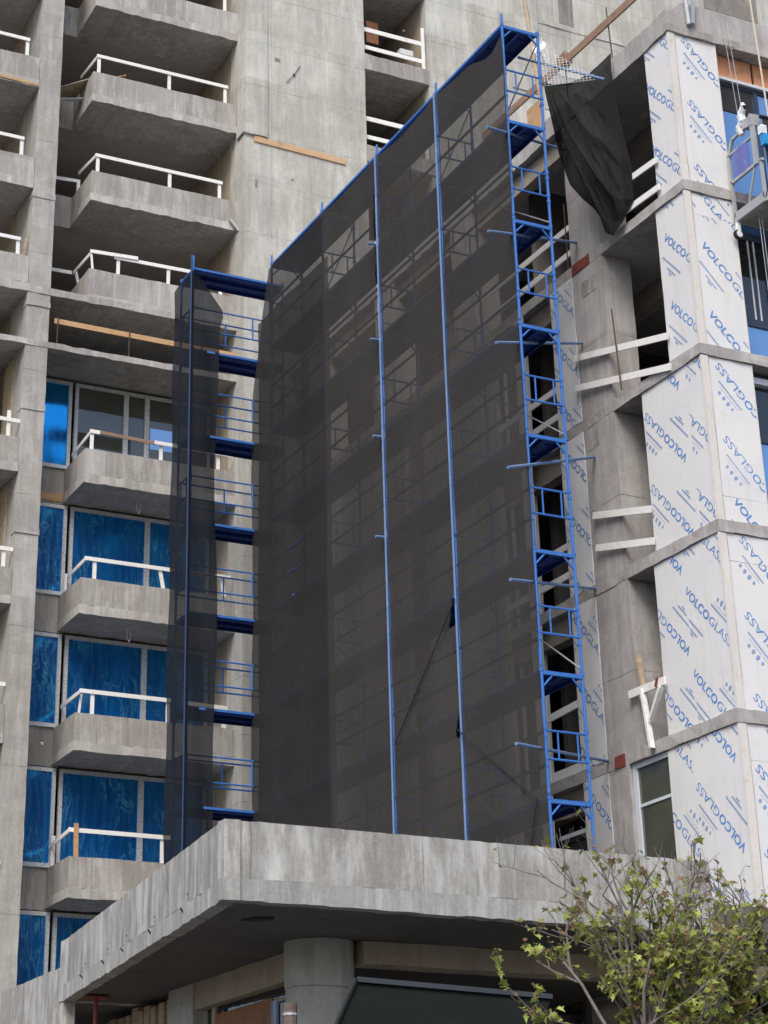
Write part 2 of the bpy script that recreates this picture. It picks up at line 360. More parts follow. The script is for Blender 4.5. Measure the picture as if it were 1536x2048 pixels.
def balcony(zb, zt, x0, x1, label=None, left=True):
    """slab with an upstand round it and the recessed spandrel beside it"""
    sl = MB().rbox(x0-.012, x1, YB-.014, YG, zb, zb+.21, .012, .16)
    b = part('balcony', sl, 'lip')
    w = MB().rbox(x0, x1, YB, YB+.13, zb+.21, zt, .007, .3)
    if left: w.rbox(x0, x0+.13, YB+.13, YG, zb+.21, zt, .007, .25)
    obj('parapet', w, 'balcony', b)
    return b
for zb, zt in LOW:
    balcony(zb, zt, 13.45, 17.24); balcony(zb, zt, 6.0, XC0-.01, left=False)
for zb, zt in TOPS:
    x = 13.36 if zb < 24 else (13.33 if zb < 26 else 13.27)
    balcony(zb, zt, x, 17.26); balcony(zb, zt, 6.0, XC0-.01, left=False)
for zb, zt in LOW + TOPS:
    if abs(zb-21.3) < .1: continue
    m = MB().rbox(XC1, 13.6, YG, YG+.2, zb-.03, zt+.01, .006, .2); part('spandrel', m, 'balcony')
# timber strips, patches and conduits left in the tower
m = MB().beam((17.46, YP-.01, 26.58), (20.05, YP-.01, 26.51), .05, .17); part('formwork_strip', m, 'dullpine')
m = MB().rbox(12.46, 13.42, YG-.03, YG+.02, 16.74, 16.95, .005, .2); part('formwork_strip', m, 'wood')
m = MB().beam((10.4, YB-.02, 26.99), (11.86, YB-.02, 26.96), .03, .07); part('formwork_strip', m, 'wood')
for x, z in ((15.0, 16.72), (14.85, 13.6)):
    m = MB().path([(x, 41.0, z), (x-.01, 41., z-.2), (x+.05, 41., z-.3), (x+.08, 41., z-.18), (x+.08, 41., z)], .012); part('conduit', m, 'motor')
m = MB().tube((17.0, YB-.05, 24.32), (17.22, YB-.1, 24.02), .05); part('drain_spout', m, 'gray')
m = MB().tube((12.98, 41.15, 11.18-.35), (12.98, 41.05, 10.8), .03); part('drain_spout', m, 'motor')
m = MB()
m.path([(18.78, YP-.01, 29.12), (18.6, YP-.03, 28.8), (18.38, YP-.02, 28.5)], .009)
m.box(18.57, 18.63, YP-.03, YP+.01, 28.77, 28.83); part('tie_bar', m, 'rust')
for x, z, a, b in ((18.05, 29.1, .16, .1), (18.5, 25.6, .06, .06), (21.9, 31.1, .05, .05), (17.5, 25.2, .05, .2)):
    part('mortar_lump', MB().rbox(x, x+a, YP-.012, YP+.01, z, z+b, .006, .05), 'patch')

# windows: a narrow fixed light beside a wide slider on every glazed floor
def window(x0, x1, z0, z1, mulls, film, heads=True):
    fr = MB(); w = .085
    fr.box(x0, x0+w, YG-.03, YG+.05, z0, z1); fr.box(x1-w, x1, YG-.03, YG+.05, z0, z1)
    fr.box(x0+w, x1-w, YG-.03, YG+.05, z1-w, z1); fr.box(x0+w, x1-w, YG-.03, YG+.05, z0, z0+w*.7)
    for a, b in mulls: fr.box(a, b, YG-.032, YG+.048, z0+w*.7, z1-w)
    o = part('window', fr, 'frame')
    p = MB().box(x0+w, x1-w, YG+.012, YG+.03, z0+w*.7, z1-w); obj('pane', p, film, o)
    return o
for i, (zb, zt) in enumerate(LOW):
    zh = (LOW[i+1][0] if i < 4 else 19.9) - .06
    part('window_sill', MB().box(XC1+.02, 13.5, YG-.06, YG+.0, zt+.012, zt+.05), 'alulight')
    window(XC1+.01, 13.56, zt+.05, zh, [], 'film' if i < 4 else 'filmbright')
    if i == 4: window(13.64, 17.15, zb+.25, zh, [(14.88, 15.0), (15.42, 15.54)], 'smoke')
    else: window(13.64, 17.15, zb+.25, zh, [(15.5, 15.63)], 'film')
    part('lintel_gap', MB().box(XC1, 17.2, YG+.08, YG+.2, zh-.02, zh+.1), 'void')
    m = MB().box(10.9, 11.8, YG-.03, YG+.05, zb+.25, zh); fr = part('window', MB().box(11.6, 11.74, YG-.045, YG+.06, zb+.25, zh), 'frame')
    obj('pane', MB().box(8.5, 11.6, YG, YG+.02, zb+.25, zh), 'glass', fr)
    part('reveal_lining', MB().box(XC0-.035, XC0-.005, YB+.72, YG-.06, zb+.22, zh), 'palewood')
part('reflected_skylight', MB().box(15.58, 16.15, YG+.003, YG+.010, 18.45, 19.0), 'skyglass')  # blue plates laid over the pane, imitating the sky mirrored in it
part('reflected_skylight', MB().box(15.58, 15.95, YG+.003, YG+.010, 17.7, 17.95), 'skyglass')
# spray-painted tag on the lowest visible left parapet
def arc(cx, cz, rx, rz, a0, a1, n=14): return [(cx+rx*math.cos(math.radians(a0+(a1-a0)*i/n)), YB-.012, cz+rz*math.sin(math.radians(a0+(a1-a0)*i/n))) for i in range(n+1)]
m = MB(); m.path(arc(11.7, 8.02, .25, .22, 70, -95), .012); m.path(arc(11.62, 7.88, .07, .06, 200, -40), .012)
m.path([(11.5, YB-.012, 7.93), (11.56, YB-.012, 7.8), (11.6, YB-.012, 7.95)], .014); m.tube((11.53, YB-.012, 8.08), (11.54, YB-.012, 8.1), .015)
m.path(arc(11.85, 7.78, .09, .1, 60, -120), .012); m.path([(11.55, YB-.012, 7.58), (11.6, YB-.012, 7.64), (11.64, YB-.012, 7.56)], .012)
part('spray_paint_scribble', m, 'white')

# ------------------------------------------------------------------ timber guardrails (things)
def guardrail(name, label, rails, posts, loc, group='white timber guardrails', mat='white', pw=.085):
    t = thing(name, label, 'guardrail', loc, group)
    for r in rails: obj('rail', MB().beam(r[0], r[1], .028, r[2] if len(r) > 2 else .09), r[3] if len(r) > 3 else mat, t)
    for p in posts: obj('post', MB().beam(p[0], p[1], .03, p[2] if len(p) > 2 else pw, up=(1, 0, 0)), p[3] if len(p) > 3 else mat, t)
    return t
yr, yp_ = YB+.055, YB+.085
def P(x, z, y=yp_): return (x, y, z)
def bal_rail(label, zt, zr, xs, x0, x1, back=None, extra_r=(), extra_p=(), zr1=None):
    zr1 = zr if zr1 is None else zr1
    rails = [((x0, yr, zr), (x1, yr, zr1))] + list(extra_r)
    posts = [(P(x, zt-.1), P(x, zr+(zr1-zr)*(x-x0)/(x1-x0)+.03)) for x in xs] + list(extra_p)
    if back: rails.append(((x0+.03, yr-.0, zr-.01), (x0+.03, YG-.1, zr+back)))
    guardrail('timber_guardrail', label, rails, posts, ((x0+x1)/2, yr, zt))
bal_rail('white timber guardrail on the balcony parapet cut by the top edge of the photo', 30.60, 31.2, [16.85], 13.4, 17.0, 0.)
bal_rail('white timber guardrail on the balcony parapet with plywood sheets leaning beside it', 27.76, 28.28, [13.43, 15.33, 16.88], 13.36, 16.95, .15)
bal_rail('white timber guardrail with a side return, one parapet above the crooked overlapping one', 24.90, 25.39, [13.5, 15.4, 16.75], 13.42, 16.82, .2,
         extra_r=[((12.5, YG-.1, 25.3), (13.42, YG-.1, 25.36))], extra_p=[((13.45, YG-.1, 24.8), (13.45, YG-.1, 25.4))])
bal_rail('white guardrail of overlapping boards with crooked corner post, just above the scaffold corner', 22.20, 22.66, [14.12, 15.42, 16.8], 14.0, 17.0, None,
         extra_r=[((13.38, yr-.03, 22.68), (14.6, yr-.03, 22.74)), ((13.42, yr, 22.66), (13.42, YG-.1, 22.75)), ((12.5, YG-.15, 22.7), (13.36, YG-.15, 22.72))],
         extra_p=[((13.47, yr, 22.15), (13.41, yr, 22.7), .05), ((13.55, YG-.3, 22.2), (13.45, YG-.15, 22.8), .07)], zr1=22.7)
bal_rail('guardrail with a bare brown top rail in front of the clear olive windows', 17.56, 18.02, [13.62, 15.33, 16.78], 13.56, 13.8, -.1,
         extra_r=[((13.8, yr, 18.03), (15.2, yr, 17.98), .08, 'oldwood'), ((15.15, yr-.03, 17.99), (17.1, yr-.03, 17.98))])
bal_rail('white guardrail with a skewed right post, before the topmost wide blue film windows', 14.44, 14.92, [13.8], 13.55, 15.62, -.05,
         extra_r=[((15.6, yr, 14.93), (16.75, yr, 14.9), .075, 'oldwood'), ((16.7, yr-.03, 14.92), (17.1, yr-.03, 14.92))],
         extra_p=[(P(15.48, 14.35), P(15.36, 14.95)), (P(16.98, 14.35), P(16.9, 14.9)), ((13.5, 41.5, 14.4), (13.5, 41.5, 14.9), .06)])
bal_rail('white guardrail with a doubled corner post, second balcony above the canopy', 11.36, 11.87, [13.86, 15.63], 13.55, 15.68, -.03,
         extra_r=[((16.1, yr, 11.85), (17.05, yr, 11.84))], extra_p=[((13.62, 40.6, 11.3), (13.66, 40.55, 11.85), .05), (P(16.98, 11.3), P(16.98, 11.85), .1)])
bal_rail('guardrail with one raw pine post, on the balcony just above the canopy', 8.28, 8.84, [15.56], 13.42, 15.75, -.12,
         extra_p=[((13.6, yr-.03, 8.25), (13.58, yr-.03, 8.98), .1, 'wood'), ((13.5, 41.6, 8.3), (13.5, 41.6, 8.95), .09)])
for lab, zt, zr, dx, cross in (
    ('white timber guardrail end on the topmost left-hand balcony in view', 27.76, 28.28, 11.55, 0),
    ('white guardrail end on the second left-hand balcony from the top', 24.9, 25.42, 11.55, 0),
    ('white guardrail end with split offcuts beside its post, third left-hand balcony down', 22.2, 22.66, 11.6, 0),
    ('white timber guardrail crossing its post like a plus sign, at the left photo edge', 17.56, 17.99, 11.62, 1),
    ('white guardrail end like a letter T, at the left edge under the plus-shaped one', 14.44, 14.9, 11.68, 2),
    ('white guardrail end at the left photo edge, second up from the white scribble', 11.36, 11.84, 11.62, 2)):
    guardrail('timber_guardrail', lab, [((8, yr, zr), (dx+(.38 if cross == 1 else .25 if cross == 2 else .05), yr, zr-.02))],
              [(P(dx, zt-.1), P(dx, zr+(.22 if cross == 1 else .04)))], (dx, yr, zt))
guardrail('timber_guardrail', 'white guardrail end with raw pine post, lowest at the left edge above the scribble', [((8, yr, 8.85), (11.98, yr, 8.83))], [(P(11.78, 8.2), P(11.78, 8.9), .11, 'wood')], (11.8, yr, 8.3))
for lab, z in (('white two-rail guardrail across the tower opening, the upper one beside the bare wall', 30.03), ('white two-rail guardrail in the tower opening, partly behind the net, one floor lower', 27.2)):
    guardrail('timber_guardrail', lab, [((XP1+.02, YP+.12, z+.33), (XO1-.05, YP+.12, z+.33), .12), ((XP1+.02, YP+.12, z+.9), (XO1-.05, YP+.12, z+.9), .13)],
              [((XO1-.1, YP+.08, z), (XO1-.1, YP+.08, z+1.4), .1)], (21.7, YP+.1, z))
t = guardrail('pine_guardrail', 'single raw pine rail on thin steel stakes in the low transfer floor', [((12.58, YB+.05, 20.66), (18.0, YB+.05, 20.63), .13, 'wood')], [], (15, YB, 20.05))
for x in (12.65, 14.44, 16.3): obj('stake', MB().tube((x, YB+.02, 20.05), (x, YB+.02, 20.78), .014), 'rust', t)
tag(obj('steel_stake', MB().tube((11.2, YB+.1, 20.04), (11.2, YB+.1, 20.85), .016), 'gray'), 'lone grey steel stake on the slab edge left of the column', 'stake')

# debris on the balcony second from the top and rags
for lab, p, q, w, mt in (('brown plywood sheet leaning over the balcony side parapet', (12.5, 41.3, 27.42), (13.6, 40.85, 27.85), .55, 'palewood'),
                         ('thin grey-white plank lying under the plywood sheet on the balcony', (12.55, 41.3, 27.3), (13.3, 41.1, 27.4), .14, 'motor'),
                         ('bent plywood offcut poking above the front balcony parapet', (13.7, 40.8, 27.8), (14.25, 40.7, 28.02), .4, 'wood')):
    tag(obj('plywood_sheet', MB().beam(p, q, w, .02), mt), lab, 'plywood')
tag(obj('timber_offcut', MB().beam((11.74, YB+.2, 22.2), (11.82, YB+.16, 22.75), .03, .07, up=(1, 0, 0)), 'palewood'), 'split pale offcut standing beside the column, left of the crooked guardrail', 'offcut')
tag(obj('plywood_square', MB().box(21.35, 21.72, 40.95, 40.98, 31.3, 32.0), 'orange'), 'orange plywood square behind the top guardrail of the tower opening', 'plywood')
tag(obj('white_carton', MB().box(22.1, 22.5, 40.4, 40.6, 30.78, 30.95), 'motor'), 'small white box on the lower rail of the tower opening', 'box')

# ------------------------------------------------------------------ the wing on the right
XW, YW = 18.40, 23.80
wing = thing('building_wing', 'unfinished concrete wing clad in white printed sheathing boards, right of the blue scaffold', 'building', (25, 31, -1.6))
WL = [4.58, 7.67, 10.72, 13.79, 16.88, 20.10]                       # slab soffits
wp = lambda n, mb, mt, **kw: obj(n, mb, mt, wing, **kw)
for i, z in enumerate(WL):
    if i < 5:
        m = MB().rbox(XW, XW+.3, YW, 39.8, z, z+.2, .009, .25); m.rbox(XW+.3, 30, YW, YW+.3, z, z+.2, .009, .25)
        m.box(XW+.3, 30, YW+.3, 39.8, z+.01, z+.19)
        wp('floor_slab', m, 'wing')
    else:
        m = MB().rbox(XW, XW+.35, YW, 39.8, z, z+.43, .014, .22); m.rbox(XW+.35, 30, YW, YW+.35, z, z+.7, .016, .22); m.box(XW+.35, 30, YW+.35, 39.8, z+.01, z+.4)
        wp('roof_slab', m, 'wing')
    lip = 0
m = MB().rbox(XW-.012, 30, YW-.014, YW+.1, 20.1, 20.26, .01, .2); wp('roof_lip', m, 'balcony')
m = MB().rbox(XW+.005, XW+.62, 26.38, 27.36, 7.67, 20.1, .006, .3).rbox(XW+.005, XW+.62, 26.77, 27.36, -1.6, 7.67, .006, .3); wp('pier', m, 'wing')
for k, y in enumerate((30.9, 34.4, 37.9)):
    m = MB().rbox(XW+.03, XW+.6, y, y+.9, -1.6, 20.1, .006, .3); wp('pier', m, 'wing')
m = MB().box(18.75, 18.85, 28.1, 28.9, -1.6, 4.4); wp('cross_wall', m, 'room')
m = MB().box(22.4, 22.6, 24.4, 39.8, -1.6, 20.1); wp('added_inner_wall', m, 'void')  # inner wall added to keep the wing rooms dark
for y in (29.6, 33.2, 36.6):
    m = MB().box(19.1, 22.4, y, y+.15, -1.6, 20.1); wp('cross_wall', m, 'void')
for i, z in enumerate(WL[1:]):
    m = MB().rbox(XW+.16, XW+.4, 27.36, 39.8, z-.42, z-.002, .006, .3); wp('edge_beam', m, 'warmbeam')
    m = MB().box(19.9, 20.15, 24.3, 30, z-.4, z-.002); wp('room_beam', m, 'room')
# oxide paint at the stressing pockets
for y0, y1, z in ((26.75, 27.34, 16.88), (26.85, 27.15, 7.67)):
    m = MB().rbox(XW-.012, XW+.02, y0, y1, z+.0, z+.2, .004, .1); wp('oxide_patch', m, 'redpaint')
for y, z, w, h in ((26.5, 13.8, .7, .16), (26.45, 10.74, .6, .15), (26.9, 13.35, .35, .4), (26.6, 16.3, .5, .3)):
    wp('mortar_smear', MB().rbox(XW-.0, XW+.012, y, y+w, z, z+h, .004, .08), 'balcony')

# sheathing boards, each with its own printing -------------------------------------------------
def text_mesh(s, size, bold=0.):
    cu = bpy.data.curves.new('t', 'FONT'); cu.body = s; cu.size = size; cu.offset = bold; cu.resolution_u = 3
    o = bpy.data.objects.new('t', cu); COL.objects.link(o); bpy.context.view_layer.update()
    me = bpy.data.meshes.new_from_object(o.evaluated_get(bpy.context.evaluated_depsgraph_get()))
    vs = [tuple(v.co) for v in me.vertices]; fs = [tuple(p.vertices) for p in me.polygons]
    bpy.data.objects.remove(o); bpy.data.curves.remove(cu); bpy.data.meshes.remove(me)
    return vs, fs
TV, TG = text_mesh('VOLCO', .19, .003), text_mesh('GLASS', .19, -.001)
WV, WG = max(v[0] for v in TV[0]), max(v[0] for v in TG[0])
SX = .80/WV                                          # letters set wide
def stamp(bold, light, s0, t0):
    """one repeat of the board printing in its own axes: s along the line, t up"""
    for (vs, fs), o in ((TV, 0), (TG, .82)): bold.add([(s0-.75+o+v[0]*(SX if o == 0 else .74/WG), t0-.075+v[1], 0) for v in vs], fs)
    q = lambda mb, a, b, c, d: mb.add([(a, c, 0), (b, c, 0), (b, d, 0), (a, d, 0)], [(0, 1, 2, 3)])
    for r, (a, b, h) in enumerate(((-.55, .12, .034),)):
        x = s0+a
        while x < s0+b:
            w = (.022, .03, .018, .026)[int(abs(x)*91) % 4]; q(light, x, x+w, t0-.34+(.004 if int(x*77) % 2 else 0), t0-.34+h); x += w+.012
    x = s0-.3
    while x < s0: q(light, x, x+.024, t0-.43, t0-.402); x += .034
    q(light, s0-.2, s0-.1, t0-.475, t0-.45)
    for kx in range(4):                               # four faded pictograms and the line under them
        cx, cy, r = s0+.08+kx*.115, t0+.33, (.03, .045, .04, .034)[kx]
        n = 10; light.add([(cx+r*.7*math.cos(a*2*math.pi/n), cy+r*math.sin(a*2*math.pi/n)*(1.25 if math.sin(a*2*math.pi/n) > 0 else .8), 0) for a in range(n)], [tuple(range(n))])
    q(light, s0+.02, s0+.5, t0+.245, t0+.25)
    x = s0-.02
    while x < s0+.56: q(light, x, x+.022, t0+.17, t0+.2); x += .034
def clip_build(mb, rect, place, ang, origin, name, mat, parent):
    """turn the flat print to its slant, cut it at the board's edges and lay it on the face"""
    c, s = math.cos(ang), math.sin(ang)
    bm = bmesh.new(); vv = [bm.verts.new((origin[0]+x*c-y*s, origin[1]+x*s+y*c, 0)) for x, y, _ in mb.v]
    for f in mb.f:
        try: bm.faces.new([vv[i] for i in f])
        except ValueError: pass
    u0, u1, z0, z1 = rect
    for co, no in (((u0, 0, 0), (-1, 0, 0)), ((u1, 0, 0), (1, 0, 0)), ((0, z0, 0), (0, -1, 0)), ((0, z1, 0), (0, 1, 0))):
        bmesh.ops.bisect_plane(bm, geom=bm.verts[:]+bm.edges[:]+bm.faces[:], plane_co=co, plane_no=no, clear_outer=True)
    if not bm.faces: bm.free(); return
    for v in bm.verts: v.co = place(v.co.x, v.co.y)
    me = bpy.data.meshes.new(name); bm.to_mesh(me); bm.free(); me.materials.append(M[mat])
    o = bpy.data.objects.new(name, me); COL.objects.link(o); o.parent = parent
def board(face, u0, u1, z0, z1, marks, flip=False, pitch=1.3, n=4, th=.018, base=None):
    """face 'side': u is measured towards the viewer's right from Y=30; 'front': u is X"""
    if face == 'side':
        X = XW+.035 if base is None else base
        mb = MB().rbox(X, X+th, 30-u1, 30-u0, z0, z1, .003, .4); place = lambda u, z: Vector((X-.005, 30-u, z))
    else:
        Y = YW+.035; mb = MB().rbox(u0, u1, Y, Y+th, z0, z1, .003, .4); place = lambda u, z: Vector((u, Y-.005, z))
    b = wp('sheathing_board', mb, 'board')
    for (mu, mz) in marks:
        bold, light = MB(), MB()
        for kk in range(-1, n): stamp(bold, light, 0, 0) if False else None
        for kk in range(-1, n):
            bb, ll = MB(), MB(); stamp(bb, ll, 0, 0)
            sg = -1 if flip else 1
            a = math.radians(-49); c, s = math.cos(a), math.sin(a)
            # shift kk pitches down the board, expressed in the slanted axes
            ds, dt = (-s*-pitch*kk*-1)*1., 0
            dx, dz = 0, -pitch*kk
            ss, tt = dx*c+dz*s, -dx*s+dz*c
            for src, dst in ((bb, bold), (ll, light)): dst.add([(sg*x+ss, sg*y+tt, 0) for x, y, _ in src.v], src.f)
        clip_build(bold, (u0+.004, u1-.004, z0+.004, z1-.004), place, math.radians(-49), (mu, mz), 'lettering', 'ink', b)
        clip_build(light, (u0+.004, u1-.004, z0+.004, z1-.004), place, math.radians(-49), (mu, mz), 'small_print', 'paleink', b)
    return b
st = [(WL[i]+.2, WL[i+1]-.01) for i in range(5)]                    # clear heights, lowest first
st[0] = (st[0][0], st[0][1]); U = lambda y: 30-y
yb = YW+.036
# side faces (u grows towards the corner)
board('side', U(24.58), U(yb), st[4][0]+.0, 20.09, [(U(24.12), 18.85)], False, 1.28)
board('side', U(24.70), U(yb), *st[3], [(U(24.0), 15.75)], False, 1.3)
board('side', U(25.57), U(24.30), *st[2], [(U(25.0), 12.75)], True, 1.3)
board('side', U(24.296), U(yb), *st[2], [(U(23.9), 12.35)], True, 1.3)
board('side', U(25.65), U(24.84), *st[1], [(U(25.4), 9.6)], True, 1.35)
board('side', U(24.836), U(yb), *st[1], [(U(24.35), 9.5)], False, 1.35)
board('side', U(25.72), U(25.09), st[0][0], st[0][1], [(U(25.55), 6.45)], False, 1.35)
board('side', U(25.086), U(yb), st[0][0], st[0][1], [(U(24.5), 6.35)], True, 1.35)
# front faces
xf0, xf1 = XW+.16, 19.42
board('front', xf0, xf1, st[4][0], 20.09, [(19.25, 19.42)], True, 1.3)
board('front', xf0, xf1, st[3][0], 16.45, [(19.2, 15.35)], False, 1.3)
board('front', xf0, xf1, 16.455, st[3][1], [(18.8, 16.9)], False, 1.3)
board('front', xf0, xf1, st[2][0]+.42, st[2][1], [(19.25, 13.05)], True, 1.3)
board('front', xf0, xf1, st[2][0], st[2][0]+.415, [(19.3, 10.75)], False, 1.3)
board('front', xf0, 19.75, st[1][0], 10.25, [(19.3, 8.8)], True, 1.3)
board('front', xf0, 19.75, 10.255, st[1][1], [(19.35, 10.05)], True, 1.3)
board('front', xf0, 19.8, st[0][0], 7.1, [(19.2, 6.4)], True, 1.25)
board('front', xf0, 19.8, 7.105, st[0][1], [(19.4, 7.75)], False, 1.25)
# boards farther along the side, left of the pier
for i, (z0, z1) in enumerate(st):
    if i == 4: continue
    zz = (6.0, 9.0, 12.1, 15.4)[i]; fl = (True, False, True, False)[i]
    board('side', U(28.14), U(27.37), z0, z1, [(U(27.75), zz)], fl, 1.2, base=XW-.004)
    board('side', U(29.5), U(29.15), z0, z1, [], base=XW-.002)
    for y0, y1 in ((30.3, 31.85), (31.86, 33.3), (34.1, 35.6), (35.61, 37.0), (37.01, 39.7)):
        wp('infill_wall', MB().rbox(XW+.01, XW+.1, y0, y1, z0, z1, .003, .4), 'lip')
# corner beads with a rusty bedding line
for i, (z0, z1) in enumerate(st):
    zt = z1 if i < 4 else 20.09
    m = MB().rbox(XW+.012, xf0-.012, YW+.012, YW+.034, z0, zt, .003, .5); m.rbox(XW+.012, XW+.03, YW+.034, YW+.06, z0, zt, .003, .5)
    b = wp('corner_bead', m, 'cream'); obj('rust_line', MB().rbox(xf0-.012, xf0-.001, YW+.02, YW+.034, z0, zt, .003, .3), 'oldwood', b)
    wp('board_edge_strip', MB().box(19.42 if i > 1 else 19.8, 19.445 if i > 1 else 19.825, YW+.03, YW+.06, z0, zt), 'cream')
# windows of the front face
def fwin(z0, z1, mat, x0=19.45, x1=24, bars=(), sash=None):
    fr = MB().box(x0, x1, 24.09, 24.16, z1-.07, z1).box(x0, x1, 24.09, 24.16, z0, z0+.07)
    for x in bars: fr.box(x, x+.09, 24.085, 24.17, z0+.07, z1-.07)
    o = wp('window', fr, 'alu'); obj('pane', MB().box(x0, x1, 24.12, 24.14, z0+.07, z1-.07), mat, o); return o
fwin(17.08, 19.55, 'skyglass', bars=(20.38,)); wp('blind', MB().box(19.5, 20.36, 24.105, 24.115, 18.95, 19.48), 'mat')
wp('window_ledge', MB().box(19.45, 24, 24.02, 24.15, 19.55, 19.61), 'alulight')
for a, b in ((19.46, 20.36), (20.42, 21.6), (21.66, 23)):
    wp('strand_board', MB().box(a, b, 24.06, 24.1, 19.63, 20.08), 'orange')
fwin(16.42, 16.86, 'skyglass', bars=(20.2,)); fwin(14.75, 16.42, 'glass', bars=(20.2,)); fwin(14.0, 14.75, 'skyglass', bars=())
for x in (19.86, 19.98): wp('mirrored_edge_strip', MB().box(x, x+.025, 24.1, 24.115, 14.8, 16.35), 'alulight')  # pale strips set on the dark pane to imitate mirrored building edges
fwin(10.92, 12.6, 'skyglass'); fwin(12.6, 13.77, 'glass', bars=(20.1,)); wp('window_ledge', MB().box(19.45, 24, 24.0, 24.12, 13.55, 13.66), 'alulight')
fwin(7.87, 10.6, 'skyglass', x0=19.83); fwin(4.8, 7.6, 'glass', x0=19.83)
# ground-side window between pier and boards, lowest storey
fr = MB().box(XW+.06, XW+.16, 26.66, 26.76, 4.8, 7.66).box(XW+.06, XW+.16, 25.74, 26.66, 7.58, 7.66).box(XW+.08, XW+.14, 25.74, 26.66, 6.95, 7.0)
o = wp('window', fr, 'alulight'); obj('pane', MB().box(XW+.1, XW+.115, 25.74, 26.66, 4.8, 7.58), 'smoke', o)
fr = MB().box(XW+.1, XW+.16, 28.16, 28.22, 4.8, 6.95).box(XW+.1, XW+.16, 28.22, 29.15, 6.88, 6.95)
o = wp('window', fr, 'alulight'); obj('pane', MB().box(XW+.12, XW+.135, 28.22, 29.15, 4.8, 6.88), 'glass', o)
obj('sash', MB().beam((XW-.1, 28.2, 6.55), (XW-.3, 28.75, 5.2), .04, .05), 'alulight', o)
for i in range(1, 4):
    z0, z1 = st[i]
    fr = MB().box(XW+.2, XW+.3, 29.5, 29.56, z0, z1-.42).box(XW+.2, XW+.3, 30.24, 30.3, z0, z1-.42); o = wp('window', fr, 'alulight')
    obj('pane', MB().box(XW+.24, XW+.25, 29.56, 30.24, z0, z1-.42), 'glass', o)

# white rails on the wing (things)
def wrail(label, rails, stakes=(), posts=(), loc=(18.3, 26, 10)):
    t = thing('site_guardrail', label, 'guardrail', loc, 'white rails on the wing openings')
    for r in rails: obj('rail', MB().beam(r[0], r[1], .03, r[2] if len(r) > 2 else .1), 'white', t)
    for s in stakes: obj('stake', MB().tube(s[0], s[1], .013), 'rust', t)
    for s in posts: obj('post', MB().beam(s[0], s[1], .05, .09, up=(1, 0, 0)), s[2] if len(s) > 2 else 'white', t)
    return t
x = XW-.07
wrail('pair of white rails beside the hanging black cloth, top storey of the wing', [((x, 26.05, 17.86), (x+.06, 24.45, 17.8), .12), ((x, 26.05, 17.29), (x+.06, 24.45, 17.26), .12)], [((x-.02, 25.78, 17.05), (x-.02, 25.78, 18.55))], loc=(x, 25, 17.1))
wrail('pair of slanting white rails across the pier, one storey below the black cloth', [((x, 27.36, 15.2), (x+.05, 24.6, 14.45), .12), ((x, 27.4, 14.62), (x+.05, 24.6, 13.88), .12)], [((x-.03, 25.95, 14.0), (x-.03, 26.05, 15.6))], loc=(x, 26, 14))
wrail('pair of white rails with red tape marks, nailed between pier and printed boards', [((x, 27.15, 12.1), (x+.05, 25.5, 11.66), .12), ((x, 27.13, 11.5), (x+.05, 25.5, 11.1), .12)], loc=(x, 26, 11))
t = wrail('white rail on a bare post with two white struts, above the lowest storey window', [((x, 26.5, 8.75), (x+.02, 25.5, 8.74), .13)], posts=(((x+.04, 26.22, 9.35), (x+.04, 26.12, 8.7), 'palewood'), ((x, 26.12, 8.75), (x, 25.98, 7.75)), ((x+.02, 25.62, 8.66), (x+.02, 25.98, 8.2))), loc=(x, 26, 8))
obj('red_tape', MB().beam((x-.02, 25.72, 8.68), (x-.02, 25.66, 8.82), .03, .03), 'redpaint', t)
for lab, z in (('pair of white rails behind the blue scaffold, top storey of the wing', 17.0), ('pair of white rails behind the blue scaffold, second storey from the top', 14.0), ('pair of white rails behind the blue scaffold, third storey from the top', 10.95), ('low brick-like white rail behind the blue scaffold, near its foot', 7.9)):
    rails = [((XW+.05, 27.4, z+.42), (XW+.05, 30.8, z+.42), .12), ((XW+.05, 27.4, z+.95), (XW+.05, 30.8, z+.95), .12)]
    if z < 8: rails = [((XW+.05, 28.16, z+.06), (XW+.05, 29.3, z+.06), .16), ((XW+.05, 28.16, z+1.15), (XW+.05, 29.4, z+1.1), .13)]
    wrail(lab, rails, [((XW+.03, 27.5, z), (XW+.03, 27.5, z+1.5)), ((XW+.03, 29.3, z), (XW+.03, 29.3, z+1.5))] if z > 8 else [], loc=(XW, 29, z))
t = wrail('long weathered plank rail on rusty bars along the wing roof', [], [((XW+.08, 25.6, 20.5), (XW+.08, 25.68, 21.8)), ((XW+.08, 27.15, 20.5), (XW+.08, 27.18, 21.75)), ((XW+.03, 24.85, 20.2), (XW+.03, 24.85, 20.55))], loc=(XW, 27, 20.5))
obj('plank', MB().beam((XW+.05, 30.3, 21.55), (XW+.05, 24.2, 21.4), .04, .16), 'oldwood', t); obj('clamp_block', MB().rbox(XW-.02, XW+.16, 27.02, 27.3, 21.4, 21.62, .01, .1), 'oldwood', t)
tag(obj('timber_block', MB().rbox(XW+.06, XW+.12, 28.1, 28.6, 20.55, 21.2, .005, .2), 'wood'), 'raw timber block standing on the wing roof behind the scaffold', 'block')
t = thing('roof_strut', 'galvanised strut and angle standing on the corner of the wing roof', 'strut', (18.9, 23.9, 20.8))
obj('tube', MB().tube((18.84, YW-.06, 20.3), (18.78, YW-.06, 22.0), .045, 10), 'gray', t); obj('angle', MB().beam((18.92, YW-.06, 20.35), (19.12, YW-.05, 21.9), .03, .08, up=(1, 0, 0)), 'gray', t)

